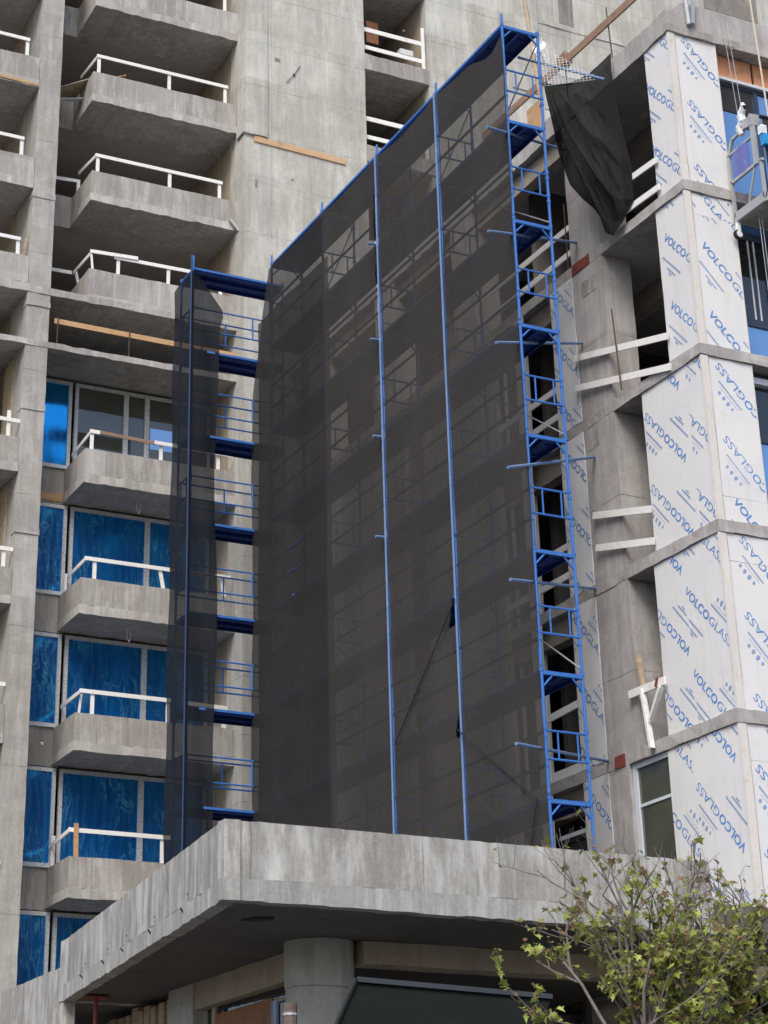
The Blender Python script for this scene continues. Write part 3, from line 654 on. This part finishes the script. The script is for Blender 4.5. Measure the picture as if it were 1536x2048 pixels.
# ------------------------------------------------------------------ entrance canopy
can = thing('entrance_canopy', 'heavy rain-streaked concrete canopy at the foot of the building, on a round column', 'canopy', (12, 27, -1.6))
cp = lambda n, mb, mt, **kw: obj(n, mb, mt, can, **kw)
ZB, ZT = 4.16, 5.10
def wall_strip(p, q, z0, z1, th, n, jit, seed, mat, name, ja=1., jb=1.):
    """upright cast band from p to q with a ragged foot; thickness runs to the inside"""
    rn = random.Random(seed); p, q = Vector((*p, 0)), Vector((*q, 0)); d = (q-p).normalized(); nr = Vector((-d.y, d.x, 0))*th
    rings = []
    for i in range(n+1):
        o = p+(q-p)*i/n; a, b = rn.uniform(-jit, jit)*1.4, rn.uniform(-jit, jit); w = nr.normalized()*rn.uniform(-jit, jit)*.7
        if rn.random() < .05: a += jit*2
        a *= ja; b *= jb
        rings.append([o+w+Vector((0, 0, z0+a)), o+nr+Vector((0, 0, z0+a)), o+nr+Vector((0, 0, z1+b)), o+w+Vector((0, 0, z1+b))])
    return cp(name, MB().loft(rings), mat)
C0, C1, C2 = (9.27, 22.0), (16.28, 22.0), (10.44, 31.34)
wall_strip(C0, C1, ZB+.26, ZT, .2, 60, .005, 1, 'canopy', 'fascia', ja=0); wall_strip(C0, C1, ZB, ZB+.26, .2, 60, .006, 2, 'canopyslab', 'slab_edge', jb=0)
wall_strip(C2, C0, ZB+.24, ZT, .2, 70, .005, 3, 'canopy', 'fascia', ja=0); wall_strip(C2, C0, ZB, ZB+.24, .2, 70, .007, 4, 'canopyslab', 'slab_edge', jb=0)
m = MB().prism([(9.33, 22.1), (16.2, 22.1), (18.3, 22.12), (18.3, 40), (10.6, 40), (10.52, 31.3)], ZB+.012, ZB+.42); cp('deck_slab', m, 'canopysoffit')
m = MB().rbox(16.28, 24, 22.6, 22.9, ZB-.02, ZB+.3, .01, .3); cp('slab_edge', m, 'wing')
wall_strip((10.46, 38.5), (10.46, 31.36), 3.8, 4.70, .2, 30, .008, 5, 'canopy', 'low_parapet')
wall_strip((10.44, 31.33), (12.5, 31.33), ZB, ZT, .2, 12, .006, 6, 'canopy', 'end_fascia')
m = MB().tube((8.63, 21.97, 4.62), (9.16, 21.93, 4.66), .012)
m = MB().tube((9.42, 23.35, 4.28), (9.72, 22.4, 4.62), .011); m = MB().tube((9.02+.55, 24.25, 4.52), (9.62-.18, 23.2, 4.33), .012); cp('tie_bar', m, 'rust')
m = MB()
for y in (23.9, 25.6, 27.2, 28.4, 29.9): m.tube((9.27+(y-22)*.1253-.0, y, 4.32), (9.27+(y-22)*.1253-.05, y-.04, 4.36), .012, 5).tube((9.27+(y-22)*.1253-.0, y-.2, 4.5), (9.27+(y-22)*.1253-.04, y-.24, 4.5), .01, 5)
cp('tie_wire', m, 'rust')
n = 28                                                # round column with a rougher head
R = lambda r, z: [(11.74+r*math.cos(2*math.pi*i/n), 24.6+r*math.sin(2*math.pi*i/n), z) for i in range(n)]
m = MB().loft([R(.45, -1.6), R(.45, 3.55), R(.462, 3.6), R(.465, 4.165)]); cp('round_column', m, 'roundcol', smooth=False)
m = MB().rbox(12.2, 24, 24.2, 24.6, 3.87, 4.165, .006, .3); cp('front_beam', m, 'warmbeam')
m = MB().rbox(11.65, 12.0, 25.0, 28.75, 3.78, 4.165, .006, .3); cp('side_beam', m, 'warmbeam')
m = MB().rbox(11.62, 12.1, 28.75, 29.75, -1.6, 4.165, .008, .3); cp('square_column', m, 'column')
rn = random.Random(3)
m = MB(); y = 29.8
while y < 32.9:
    w = rn.uniform(.16, .3); m.rbox(11.66+rn.uniform(0, .06), 11.8, y, y+w, -1.6, 4.12-rn.uniform(0, .1), .004, .5); y += w+rn.choice((.02, .1, .14))
cp('formwork_boards', m, 'palewood'); cp('back_wall', MB().box(12.2, 12.4, 29.75, 33, -1.6, 4.16), 'void')
m = MB().rbox(10.5, 12.2, 33.0, 33.2, -1.6, 3.9, .006, .3); cp('end_wall', m, 'warmbeam')
cp('rear_wall', MB().box(12.3, 24, 30, 30.2, -1.6, 4.16), 'void')
fr = MB().box(11.8, 11.9, 28.3, 28.45, -1.6, 3.8).box(11.8, 11.9, 25.2, 28.3, 3.58, 3.63); o = cp('shopfront', fr, 'warmbeam'); obj('pane', MB().box(11.84, 11.86, 25.2, 28.7, -1.6, 3.78), 'glass', o)
cp('brown_panel', MB().box(11.78, 11.8, 26.2, 28.28, -1.6, 3.66), 'brownboard')
cp('drain_hole', MB().prism([(10.05, 23.3), (10.12, 23.05), (10.36, 22.98), (10.4, 23.1), (10.25, 23.32)], ZB-.004, ZB+.02), 'black')
fr = MB().box(10.52, 10.62, 31.9, 33.2, 3.0, 3.1).box(10.52, 10.62, 31.9, 32.0, 1.5, 3.0)
cp('metal_hatch_frame', fr, 'gray')
t = thing('steel_prop', 'rust red steel prop with a square head plate under the canopy end', 'prop', (10.74, 30.6, -1.6))
obj('tube', MB().tube((10.74, 30.6, -1.6), (10.74, 30.6, 4.12), .035, 10), 'redpaint', t); obj('head_plate', MB().box(10.56, 10.92, 30.45, 30.75, 4.125, 4.15), 'redpaint', t)
t = thing('entrance_awning', 'dark awning with a pale front edge bar, in front of the round column', 'awning', (11.3, 20.8, -1.6))
obj('fabric', MB().add([(10.24, 20.5, 3.09), (12.75, 20.5, 3.02), (12.2, 20.1, 2.1), (9.56, 20.1, 2.1), (10.24, 20.58, 3.07), (12.75, 20.58, 3.0), (12.2, 20.18, 2.08), (9.56, 20.18, 2.08)],
    [(0, 1, 2, 3), (4, 7, 6, 5), (0, 4, 5, 1), (1, 5, 6, 2), (2, 6, 7, 3), (3, 7, 4, 0)]), 'awning', t)
obj('front_bar', MB().beam((10.24, 20.47, 3.1), (12.75, 20.47, 3.03), .04, .055), 'slate', t); obj('side_bar', MB().beam((10.22, 20.47, 3.1), (9.54, 20.07, 2.1), .035, .04), 'black', t)
for x in (10.4, 12.6): obj('leg', MB().tube((x, 20.6, -1.6), (x, 20.6, 3.0), .03), 'black', t)
tag(obj('metal_post', MB().tube((10.15, 22.5, -1.6), (10.15, 22.5, 3.1), .05, 10), 'alu'), 'slate blue metal post before the brown panel under the canopy', 'post')
m = MB().tube((10.3, 22.4, -1.6), (10.3, 22.4, 3.07), .085, 10); t = tag(obj('timber_post', m, 'darkwood'), 'weathered timber post tied with wire, left of the round column', 'post'); obj('wire_tie', MB().tube((10.3, 22.4, 2.93), (10.3, 22.4, 2.96), .092, 10), 'gray', t)

# ------------------------------------------------------------------ blue frame scaffold
sc = thing('frame_scaffold', 'tall blue steel frame scaffold standing on the canopy roof against the wing', 'scaffold', (16.4, 31, 4.58))
sp = lambda n, mb, mt='blue', par=None: obj(n, mb, mt, par or sc)
DZ = [20.62-1.996*i for i in range(9)]                # deck levels, top first
YS = [25.52, 28.0, 30.48, 33.05, 35.65]; X0, X1 = 16.06, 16.80
def lift_frame(ax, z, foot):
    """one welded end frame: two standards, head bar with corner braces, double rungs with two uprights"""
    a, b = ax; A = lambda t, h: tuple(a[i]+(b[i]-a[i])*t for i in range(2))+(h,)
    m = MB().tube(A(0, foot), A(0, z+.09), .026).tube(A(1, foot), A(1, z+.06), .026)
    m.beam(A(0, z-.03), A(1, z-.03), .05, .06)
    m.tube(A(.03, z-.24), A(.26, z-.06), .017, 6).tube(A(.97, z-.24), A(.74, z-.06), .017, 6)
    for h in (z-.94, z-1.38): m.tube(A(0, h), A(1, h), .019, 6)
    for s in (.3, .78): m.tube(A(s, z-1.38), A(s, z-.94), .015, 6)
    for t in (0, 1):
        for h in (z-.9, z-1.02, z-1.36, z-1.48, z+.02): m.tube(A(t, h-.03), A(t, h+.03), .036, 6)
    return sp('end_frame', m)
for i, z in enumerate(DZ[:8]):
    for y in YS: lift_frame(((X0, y), (X1, y)), z, z-1.996+.02)
    for x in (14.54, 16.72): lift_frame(((x, 36.52), (x, 37.22)), z, z-1.996+.02)
for (x, y) in ((X0, 25.52), (X0, 28.0), (X0, 30.48), (X0, 33.05), (X0, 35.65)):
    sp('post_spigot', MB().tube((x, y, 20.6), (x, y, 20.86), .022))
sp('post_spigot', MB().tube((14.54, 36.52, 20.6), (14.54, 36.52, 20.95), .024, 8))
def plank(a, b, side):
    """pressed steel plank with turned-down lips"""
    a, b = Vector(a), Vector(b); d = (b-a).normalized(); n = Vector((-d.y, d.x, 0)); w = .31
    m = MB()
    for o, h, t in ((0, .012, w), (-w/2+.01, -.03, .02), (w/2-.01, -.03, .02)):
        m.beam(a+n*(side+o)+Vector((0, 0, h)), b+n*(side+o)+Vector((0, 0, h)), t, .024 if o == 0 else .075)
    for q in range(5):
        p = a+(b-a)*(q+.5)/5; m.beam(p-n*(w/2-.03)+n*side-Vector((0, 0, .012)), p+n*(w/2-.03)+n*side-Vector((0, 0, .012)), .03, .03)
    return m
for i, z in enumerate(DZ[:8]):
    for k in range(4):
        a, b = (X0+.37, YS[k]+.03, z), (X0+.37, YS[k+1]-.03, z); m = plank(a, b, .175); q = plank(a, b, -.175); m.add(q.v, q.f); sp('deck', m, 'deck')
    a, b = (14.58, 36.87, z), (16.7, 36.87, z); m = plank(a, b, .175); q = plank(a, b, -.175); m.add(q.v, q.f); sp('deck', m, 'deck')
    sp('deck_edge_bar', MB().beam((14.56, 36.5, z+.0), (16.7, 36.5, z+.0), .035, .05), 'blue')
    sp('deck_edge_bar', MB().beam((X0, 25.5, z-.005), (X0, 35.65, z-.005), .035, .05), 'blue')
    if i:
        m, mm = MB(), MB()
        for h in (.52, 1.04):
            mm.tube((X0+.0, 25.52, z+h), (X0+.0, 35.65, z+h), .027, 6)
            m.tube((14.54, 36.52, z+h), (16.72, 36.52, z+h), .018, 6); m.tube((14.54, 37.22, z+h+.08), (16.72, 37.22, z+h+.08), .018, 6)
        m.tube((15.98, 36.52, z+.52), (15.98, 36.52, z+1.04), .018, 6).tube((15.62, 37.22, z+.6), (15.62, 37.22, z+1.12), .018, 6)
        sp('guardrail', m); sp('guardrail', mm, 'darkblue')
    if i:
        m = MB()
        for k in range(4):
            if (i+k) % 2 == 0: m.tube((X1, YS[k], z+.1), (X1, YS[k+1], z+1.85), .014, 6)
            if i < 2: m.tube((X1, YS[k+1], z+.1), (X1, YS[k], z+1.85), .014, 6)
        sp('cross_brace', m, 'gray')
for a, b in (((30.26, 8.57), (27.95, 10.52)), ((28.05, 8.31), (25.71, 6.67)), ((25.71, 6.67), (26.3, 5.2))):
    sp('guy_cable', MB().tube((X0-.1, *a), (X0-.1, *b), .011, 6), 'black')
for a, b in (((15.58, 25.44, 18.31), (18.36, 27.2, 19.5)), ((15.49, 25.44, 16.23), (18.38, 27.11, 17.47)), ((15.52, 25.44, 14.14), (18.39, 27.18, 15.44)),
             ((15.61, 25.44, 11.93), (18.39, 27.07, 13.18)), ((15.54, 25.44, 10.03), (18.39, 27.34, 10.84)), ((15.48, 25.44, 7.42), (18.38, 27.34, 7.85))):
    a = tuple(v*25.05/25.44 for v in a); sp('tie_tube', MB().tube(a, b, .027), 'bluedust')
for z in (18.6, 16.52, 14.5, 12.5):
    m = MB().tube((15.82, 30.52, z-.02), (16.1, 30.52, z), .026).tube((16.03, 30.5, z-.05), (16.03, 30.5, z+.12), .04); sp('tie_tube', m, 'bluedust')
sp('tie_tube', MB().tube((16.8, 26.2, 20.55), (17.75, 24.9, 19.55), .026), 'bluedust')
sp('seam_standard', MB().tube((14.45, 36.41, 4.6), (14.45, 36.41, 20.9), .019), 'darkblue')
m = MB()                                              # pale scraped outer faces of the standards that show through the seams
for y, zs in ((30.48, (20.6, 5)), (28.0, (20.6, 5))):
    m.tube((X0-.06, y-.01, zs[1]), (X0-.06, y-.01, zs[0]), .021)
sp('seam_standard', m, 'bluedust')

# ------------------------------------------------------------------ netting and cloths
def wave(a, b, s): return math.sin(a*1.7+s)*.5+math.sin(a*4.1+b*.6+s*2)*.3+math.sin(b*1.1+s*3)*.4
def net(label, Y0, Y1, X, top, left=None, nu=40, nv=60, z0=4.62, mat='net', s=0., amp=.03, pin=True, gaps=()):
    def f(u, v):
        y = Y0+(Y1-Y0)*u; zt = top(y); z = z0+(zt-z0)*v
        if left: y = Y0+(left(z)-Y0)*u
        e = math.sin(math.pi*u) if pin else 1
        for zc, hw, w in gaps: y += w*max(0, 1-abs(z-zc)/hw)*max(0, 1-u*3)
        edge = .012*math.sin(z*3.1+s) + .02*math.sin(z*.9+s*2)
        return (X-amp*(.5+wave(y, z, s))*e, y+edge*(1-e), z)
    return tag(obj('debris_netting', MB().grid(f, nu, nv), mat, smooth=True), label, 'netting', 'dark debris nets on the scaffold')
sag = lambda a, b, d: (lambda y: 20.6-d*math.sin(math.pi*min(1, max(0, (y-a)/(b-a))))**.7 - (.06 if y < 26 else 0))
net('dark net strip nearest the blue ladder frames, sagging at its top edge', 25.50, 27.95, X0-.035, lambda y: 20.58-.34*math.exp(-((y-25.95)/.55)**2)-.12*math.exp(-((y-27.0)/.8)**2), s=.3)
net('dark net strip between the two exposed blue posts', 28.03, 30.43, X0-.035, sag(28.03, 30.45, .2), s=1.7, nv=160, gaps=((10.1, .85, .26), (8.3, .5, .2), (12.9, .5, .07)))
def left_edge(z):
    if z > 19.3: return 35.72+(20.6-z)/1.3*.45
    if z > 17.7: return 36.17+(19.3-z)/1.6*.45
    return 36.62+.03*math.sin(z*1.3)
net('dark brown net strip left of the pair of exposed posts, smooth and wide', 30.54, 32.95, X0-.045, lambda y: 20.55-.1*abs(math.sin((y-30.5)*1.3)), s=5.1, nv=160, gaps=((19.3, 1.0, .1), (18.0, .4, .08)))
net('blue-black far net strip with vertical folds, reaching to the corner of the scaffold', 32.9, 35.72, X0-.04, lambda y: 20.62-.08*abs(math.sin((y-30.5)*1.3))-.05, left=left_edge, nu=70, s=2.9, amp=.05, mat='netblue')
net('second blue-black net layer doubled behind the folded far strip', 33.0, 36.6, X0+.1, lambda y: 19.6, left=lambda z: 36.6, s=4.2, mat='netblue', z0=4.62)
def flap(u, v):
    z = 4.62+(20.55-4.62)*v
    if u < .3:
        t = u/.3; return (14.38+.1*t+.02*math.sin(z*2+t*3), 37.24-.76*t, z-(.22*(1-t) if v > .95 else 0))
    t = (u-.3)/.7
    w = 15.12-14.48+.03*math.sin(z*1.1) if z < 19.2 else (.66 + (z-19.2)*.3 if z < 19.6 else .78*max(0.04, (20.6-z)/1.0))
    return (14.48+w*t, 36.46-.05*math.sin(t*6+z*.7)*t, z)
tag(obj('debris_netting', MB().grid(flap, 26, 90), 'netflap', smooth=True), 'narrow blue-black net wrapped round the left end of the scaffold', 'netting', 'dark debris nets on the scaffold')

# black cloth hanging from the wing roof to the scaffold: pinned outline, sagging folds
LEFT = [(25.48, 16.84, 19.59), (25.61, 16.95, 19.32), (25.95, 17.3, 18.95), (26.29, 17.6, 18.71), (26.46, 17.9, 18.24), (26.31, 18.05, 17.9), (25.87, 18.15, 17.35), (25.64, 18.2, 16.86)]
TOPE = [(25.48, 16.84, 19.59), (25.58, 17.2, 19.67), (25.62, 17.5, 19.79), (25.61, 17.95, 20.14), (25.39, 18.3, 20.57)]
RIGHT = [(25.39, 18.3, 20.57), (25.48, 18.3, 19.92), (25.28, 18.32, 18.85), (25.13, 18.33, 18.05), (25.14, 18.33, 17.34), (25.5, 18.3, 17.06), (25.64, 18.2, 16.86)]
def lerp(c, t):
    t = t*(len(c)-1); i = min(int(t), len(c)-2); return Vector(c[i]).lerp(Vector(c[i+1]), t-i)
def drape(u, v):
    v = 1-v; l, r = lerp(LEFT, v), lerp(RIGHT, v); p = l.lerp(r, u)
    k = max(0, 1-v*3.2); p = p*(1-k)+lerp(TOPE, u)*k if k > 0 else p
    e = math.sin(math.pi*u)*min(1, v*3)*(1-.5*v)
    cr = lambda x: abs((x % 1.0)-.5)*2                   # sharp creases fanning out from the tied corner
    an = math.atan2(v+.02, u+.05)
    fold = .16*cr(an*4.3)+.10*cr(an*8.1+.3)+.05*cr(u*9-v*6)+.06*math.sin(u*7+v*5)
    return Vector((p.y-e*(.05+fold*1.5), p.x-e*(fold-.15)*.7, p.z-.05*cr(an*6)*e))
tag(obj('black_cloth', MB().grid(drape, 90, 90), 'drape'), 'torn black shade cloth hanging from the wing roof edge beside the scaffold top', 'cloth')
# light chicken wire above it
m = MB(); A, B, Cc = Vector((16.85, 25.55, 20.45)), Vector((17.75, 25.0, 19.62)), Vector((16.85, 25.45, 19.5))
NR = 16
for i in range(NR+1):
    t = i/NR
    m.tube(A.lerp(B, t), A.lerp(Cc, t), .0035, 3).tube(Cc.lerp(B, t), A.lerp(B, t), .0035, 3).tube(A.lerp(Cc, t), A.lerp(Cc, t).lerp(Cc.lerp(B, t), .99), .0035, 3)
tag(obj('chicken_wire', m, 'gray'), 'triangle of fine grey chicken wire stretched above the black cloth', 'wire mesh')
tag(obj('timber_pole', MB().tube((17.5, 26.95, 22.6), (17.5, 26.6, 19.9), .04), 'palewood'), 'pale timber pole leaning behind the scaffold top', 'pole')
tag(obj('plastic_rag', MB().grid(lambda u, v: (17.45+.06*math.sin(v*7)+u*.12, 26.6-.1*u, 21.35-.35*v+.05*math.sin(u*9+v*4)), 6, 8), 'motor'), 'white plastic scrap caught on the timber pole behind the scaffold top', 'rag')

# ------------------------------------------------------------------ hanging work platform at the right edge
gd = thing('suspended_platform', 'suspended work platform hanging before the wing windows at the right photo edge', 'work platform', (20.6, 23.3, 16.4))
gp = lambda n, mb, mt, par=None: obj(n, mb, mt, par or gd)
GX, yf, yn, zf = 19.39, 23.74, 22.92, 16.5                 # the end frame stands square to the wing's front
Q = lambda y, z, x=GX: (x, y, z)
fr = MB()
for a, b, w in ((Q(yf, zf), Q(yf, 17.72), .05), (Q(yn, zf), Q(yn, 17.2), .05), (Q(23.04, 17.18), Q(23.04, 18.02), .07), (Q(yf, 17.7), Q(23.6, 17.98), .05), (Q(23.34, zf+.1), Q(23.1, 17.15), .03)):
    fr.beam(a, b, w, w, up=(1, 0, 0))
for a, b, w in ((Q(yf, 17.18), Q(yn-.06, 17.2), .05), (Q(23.6, 17.98), Q(23.04, 18.02), .05), (Q(yf, 17.72), Q(23.04, 17.76), .04)):
    fr.beam(a, b, w, w)
gp('end_frame', fr, 'gray')
gp('floor_beam', MB().beam(Q(yf, zf), Q(yn, zf), .05, .17).beam(Q(yf, zf, GX), (22.8, yf, zf), .05, .16).beam((GX, yn, zf), (22.8, yn, zf), .05, .16), 'gray')
gp('floor', MB().box(GX+.03, 22.8, yn+.03, yf-.03, zf-.09, zf-.06), 'patch'); gp('joist', MB().beam((19.9, yn, zf-.12), (20.3, yf, zf-.12), .06, .05), 'gray')
gp('side_sheet', MB().grid(lambda u, v: (19.5+3.2*u, yn-.03+.02*math.sin(u*14+v*3), 16.86+1.2*v+.03*math.sin(u*3)), 30, 10), 'mat')
gp('top_rail', MB().tube((19.46, yn-.02, 18.07), (22.8, yn-.02, 18.12), .035), 'black')
gp('panel', MB().grid(lambda u, v: (GX-.03+.01*math.sin(u*9), 23.6-.44*u, 17.22+.46*v+.06*v*math.sin(u*3)), 6, 6), 'purple')
hm = gp('hoist', MB().rbox(GX-.05, GX+.16, 23.0, 23.22, 17.96, 18.14, .02, .1), 'gray')
pts = [Q(23.32, 17.92), Q(23.36, 18.06), Q(23.27, 18.14), Q(23.3, 18.3), Q(23.21, 18.42), Q(23.23, 18.5)]
m = MB()
for i in range(5): m.tube(pts[i], pts[i+1], (.05, .085, .075, .07, .055)[i], 7, r2=(.085, .075, .07, .055, .035)[i])
obj('plastic_wrap', m, 'motor', hm); obj('lever', MB().tube(Q(23.21, 18.4), Q(23.12, 18.38), .03), 'black', hm)
gp('safety_lock', MB().rbox(19.44, 19.56, yn-.1, yn+.02, 17.5, 17.7, .006, .05), 'azure'); gp('lock_bracket', MB().rbox(19.42, 19.53, yn-.08, yn+.03, 17.72, 17.88, .006, .05), 'motor')
gp('control_box', MB().rbox(19.62, 20.1, yn-.22, yn-.02, 16.5, 16.8, .01, .1), 'motor')
for (cx, cy, cz) in ((GX+.0, yf-.02, 16.2), (19.66, yn, 16.3)):
    w = gp('castor', MB().beam((cx+.02, cy, cz+.22), (cx, cy, cz), .06, .07), 'motor')
    obj('wheel', MB().tube((cx, cy-.03, cz-.03), (cx, cy+.03, cz-.03), .09, 16), 'black', w); obj('hub', MB().tube((cx, cy-.035, cz-.03), (cx, cy-.025, cz-.03), .06, 12), 'motor', w)
rp = lambda lab, p, q, r, mt: tag(obj('hanging_rope', MB().tube(p, q, r, 6), mt), lab, 'rope', 'ropes of the work platform')
rp('thick pale rope hanging down to the work platform', (19.6, 22.98, 21.5), (19.76, 22.98, 16.9), .017, 'rope')
for lab, x in (('thin wire rope nearest the printed boards, above the work platform', 19.02), ('thin wire rope just right of the first one, above the work platform', 19.12)):
    rp(lab, (x, 23.06, 20.05), (x+.12, 23.06, 17.9), .006, 'gray')
for lab, x in (('thin wire rope running down from the platform end, left of the pair', 19.42), ('thin wire rope running down from the platform end, right of the pair', 19.48)):
    rp(lab, (x+.1, 23.3, 16.3), (x+.2, 23.3, 5), .006, 'gray')

# ------------------------------------------------------------------ young plane trees in front
def tree(name, label, base, top_z, lean, seed, nlimb, spread, leafn, lmin, fz):
    rn = random.Random(seed); t = thing(name, label, 'tree', base, 'young street trees')
    wood, twig, leaf = MB(), MB(), MB(); tips = []
    b = Vector(base); fork = Vector((b.x, b.y, fz))
    trunk = MB().path([b, b+Vector((.02, 0, 1.2)), fork], .055, 10, taper=.8)
    obj('trunk', trunk, 'bark', t)
    def shoot(p, d, L, r, depth):
        n = 5; pts = [p]; dd = d.normalized()
        for i in range(n):
            dd = (dd+Vector((rn.gauss(0, .13), rn.gauss(0, .13), rn.gauss(.035, .08)))).normalized(); pts.append(pts[-1]+dd*L/n)
        (wood if depth == 0 else twig).path(pts, r, 7 if depth == 0 else 4, taper=.45)
        if depth < 3:
            k = (4, 3, 2)[depth]
            for j in range(k):
                q = rn.uniform(.25, 1); i = min(int(q*n), n-1); o = pts[i].lerp(pts[i+1], q*n-i)
                s = Vector((rn.gauss(0, 1), rn.gauss(0, 1), rn.gauss(.35, .5))).normalized()
                shoot(o, (dd*.75+s*.75), L*rn.uniform(.36, .6), r*.5, depth+1)
        if depth >= 1:
            for j in range((0, 8, 12, 12)[depth]):
                q = rn.uniform(.3, 1.); i = min(int(q*n), n-1); tips.append((pts[i].lerp(pts[i+1], q*n-i), dd))
    for i in range(nlimb):
        a = 2*math.pi*i/nlimb+rn.uniform(-.4, .4); tl = rn.uniform(.15, 1)*spread
        d = Vector((math.cos(a)*tl+lean[0], math.sin(a)*tl+lean[1], 1))
        shoot(fork+Vector((0, 0, rn.uniform(-.25, .1))), d, (top_z-fork.z)*rn.uniform(.62, 1.0)*(1+.12*tl), .022, 0)
    LOBE = [(0, 0), (.28, -.12), (.55, .12), (.36, .3), (.62, .62), (.26, .62), (0, 1.08), (-.26, .62), (-.62, .62), (-.36, .3), (-.55, .12), (-.28, -.12)]
    rn.shuffle(tips); tips = [q for q in tips if rn.random() < max(.12, min(1, 1.1-(q[0].z-1.9)*.85))]
    for o, dd in tips[:leafn]:
        hgt = (o.z-1.5)/2.0
        c = rn.random(); mi = 0 if c < .5-.2*hgt else (1 if c < .88-.14*hgt else 2)
        s = rn.uniform(lmin*.75, lmin*1.55)*(1 if rn.random() < .75 else .55)
        ax = Vector((rn.gauss(0, 1), rn.gauss(0, 1), rn.gauss(-.35, .6))).normalized(); up = Vector((rn.gauss(0, .5), rn.gauss(-.3, .5), 1)).normalized()
        sd = ax.cross(up).normalized(); nn = sd.cross(ax); st_ = o+Vector((rn.gauss(0, .02), rn.gauss(0, .02), rn.gauss(0, .02))); cup = rn.uniform(.05, .55)
        vs = [st_+ax*y*s+sd*x*s+nn*(abs(x)*cup*s-.25*y*y*s*rn.uniform(.2, 1)) for x, y in LOBE]
        k = len(leaf.v); leaf.add(vs, [(0, 1, 2, 3), (0, 3, 4, 5), (0, 5, 6), (0, 6, 7), (0, 7, 8, 9), (0, 9, 10, 11)], mi)
        twig.tube(o, st_, .002, 3)
    br = obj('limb', wood, 'bark', t); obj('twigs', twig, 'bark', t)
    obj('crown', leaf, ['leafA', 'leafB', 'leafC'], t)
    return t
tree('young_plane_tree', 'sparse young plane tree with bare grey twigs and yellowing leaves, before the canopy', (9.56, 14.0, -1.6), 3.05, (.10, .0), 8, 14, .5, 2300, .05, 1.35)
tree('young_plane_tree', 'leafy young tree leaning in at the lower right photo edge, partly cut off', (10.55, 14.3, -1.6), 2.9, (-.0, 0), 21, 12, .5, 2000, .05, 1.3)
